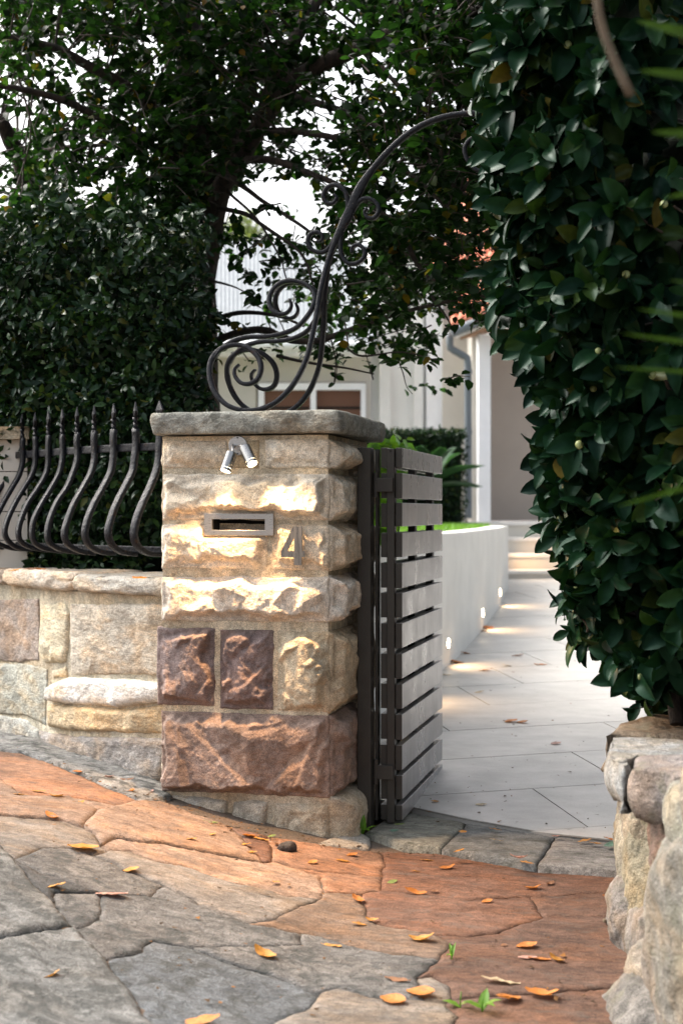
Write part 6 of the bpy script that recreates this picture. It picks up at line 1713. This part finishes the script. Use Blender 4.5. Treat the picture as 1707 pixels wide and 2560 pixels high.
for (u, v, s, a, c, sh, lb) in [(1087, 2010, .03, 0, 'yellow', 'cup', 'small olive leaf on the pale path beside the gate foot'), (1202, 2018, .045, .1, 'pale', 'flat', 'pale leaf on the near path tiles'), (1556, 2037, .035, .3, 'pink', 'cup', 'pink leaf on the path beside the rubble wall'), (1277, 1809, .07, .3, 'orange', 'cup', 'orange leaf in the middle of the pale path'), (1304, 1811, .06, -.4, 'orange', 'cup', 'second orange leaf in the middle of the pale path'),
    (1389, 1865, .05, .1, 'pink', 'cup', 'pinkish leaf alone on the pale path at right'), (1293, 1642, .08, .1, 'orange', 'flat', 'orange leaf on the path left of another small one'), (1350, 1665, .08, -.2, 'orange', 'flat', 'orange leaf on the path near the camellia'), (1212, 1680, .08, 0, 'yellow', 'flat', 'yellow leaf in the light pool on the path'), (1267, 1668, .07, .2, 'pale', 'flat', 'pale leaf at the edge of the light pool'),
    (1138, 1660, .10, .1, 'orange', 'cup', 'orange leaf against the foot of the curved wall'), (1166, 1637, .08, .1, 'orange', 'flat', 'small orange leaf along the curved wall'), (1215, 1574, .11, .1, 'orange', 'cup', 'orange leaf in the far light pool by the curved wall'), (1204, 1581, .09, .4, 'brown', 'flat', 'brown leaf beside the far light pool'), (1197, 1735, .06, -.1, 'pale', 'flat', 'pale leaf on the path beyond the gate'), (1114, 1692, .07, .0, 'pale', 'slim', 'slim pale leaf near the open gate edge'), (950, 1899, .05, .2, 'yellow', 'cup', 'yellow leaf seen between gate post and gate')]:
    fallen(u, v, s, a, c, sh, None, lb, 'p')
for (u, v, c, lb) in [(38, 1427, 'yellow', 'yellow leaf on the wall coping at far left'), (75, 1424, 'brown', 'brown leaf on the wall coping under the fence'), (100, 1424, 'orange', 'orange leaf on the wall coping under the fence'), (350, 1446, 'yellow', 'yellow leaf on the wall coping beside the pillar')]:
    o = fallen(u, v, .05, .3, c, 'cup', None, lb); o.location = tuple(on_z(u, v, .945))

# seedlings rooted in the joints
def seedling(u, v, z, lab, specs, surf='g'):
    p = on_g(u, v) if surf == 'g' else on_z(u, v, z)
    e = empty('seedling', p, lab, 'plant')
    T, Fq = leaf_tpl('small')
    for k, (a, el, L, w) in enumerate(specs):
        me = bpy.data.meshes.get('seedling_leaf')
        if me is None: me = mesh_np('seedling_leaf', T, Fq); me.materials.append(M['leaf_bright'])
        o = bpy.data.objects.new('leaf', me); COL.objects.link(o); o.parent = e
        o.location = (0, 0, .006 + .006 * k); o.rotation_euler = (0, -el, a); o.scale = (L, L * w, L)
    mb = MB(); mb.tube(np.array([[0, 0, -.02], [0, 0, .02], [.002, 0, .045]]), np.array([.0025, .002, .0015]), 6); obj('stem', mb.mesh('stem', True), M['leaf_bright'], e, local=True)
seedling(906, 2092, .02, 'broad-leaved green seedling at the foot of the gate post', [(1.6, 1.25, .075, .8), (3.2, .35, .06, .9), (.1, .45, .06, .9), (5.4, .2, .055, 1), (4.2, .25, .05, 1), (2.4, .7, .05, .8)])
seedling(1205, 2535, 0, 'small green seedling in the joint at the bottom edge', [(1.4, .9, .06, 1), (3.0, .3, .05, 1), (.2, .4, .05, 1), (5.6, .2, .045, 1)])
seedling(1128, 2405, 0, 'tiny grass-like seedling in the crack at lower centre', [(1.3, 1.0, .05, .45), (1.9, .8, .045, .4), (4.5, .3, .04, .5)])
seedling(1150, 2525, 0, 'low green sprout left of the bottom seedling', [(2.9, .25, .05, 1), (.4, .3, .035, 1)])
# dark pebble near the pillar corner and a round seed pod by the rubble wall
o = obj('pebble', mesh_np('pebble', boulder(on_g(718, 2128) + np.array([0, 0, .012]), (.021, .013, .008), .4, 3), ICO_F), M['sand'], None, (.05, .04, .038)); tag(o, 'small dark flat pebble on the flagstone below the pillar corner', 'pebble')
o = obj('seed_pod', mesh_np('seed_pod', boulder(on_g(1512, 2318) + np.array([0, 0, .018]), (.012, .012, .011), .4, 8), ICO_F), M['drybranch'], None); tag(o, 'round brown seed pod on the footpath near the rubble wall', 'seed pod')

# crumbs of broken leaf, bark and grit: too small to count
RC = np.random.RandomState(21); pts = []
for _ in range(420):
    a, b = RC.uniform(-40, 2850), RC.uniform(60, 1290); p = on_g(*c7(a, b)); pts.append(p + [0, 0, .010])
base = [(0, 40), (130, 45), (350, 125), (520, 200), (650, 255), (758, 262), (900, 330), (1060, 380), (1230, 420), (1400, 452), (1560, 478), (1800, 505), (2030, 512), (2375, 562)]
for _ in range(340):
    k = RC.randint(0, len(base) - 1); t_ = RC.rand(); a = base[k][0] * (1 - t_) + base[k + 1][0] * t_; b = base[k][1] * (1 - t_) + base[k + 1][1] * t_ + RC.normal(4, 12); p = on_g(*c7(a, b)); pts.append(p + [0, 0, .009])
for _ in range(160):
    u_, v_ = RC.uniform(1030, 1540), RC.uniform(1620, 2080) ** 1.0; p = on_path(u_, v_); 
    if p[1] > .15: pts.append(p + [0, 0, .0095])
pts = np.array(pts); n = len(pts); sz = RC.uniform(.0025, .008, n)[:, None, None]
loc = RC.normal(0, 1, (n, 4, 3)) * np.array([1, 1, .35]); loc[:, :, 2] = np.abs(loc[:, :, 2])
V = (pts[:, None, :] + loc * sz * .8).reshape(-1, 3); k = np.arange(n) * 4
Fc = np.vstack([np.c_[k, k + 1, k + 2], np.c_[k, k + 2, k + 3], np.c_[k, k + 3, k + 1], np.c_[k + 1, k + 3, k + 2]])
o = obj('leaf_litter', mesh_np('leaf_litter', V, Fc, False), leaf_mat('leaf and bark crumbs', [(0, (.03, .02, .012)), (.6, (.07, .04, .02)), (1, (.22, .10, .03))], .8, .05, spec=.1), None); tag(o, 'fine crumbs of brown leaf and bark strewn over the paving', 'litter', kind='stuff')
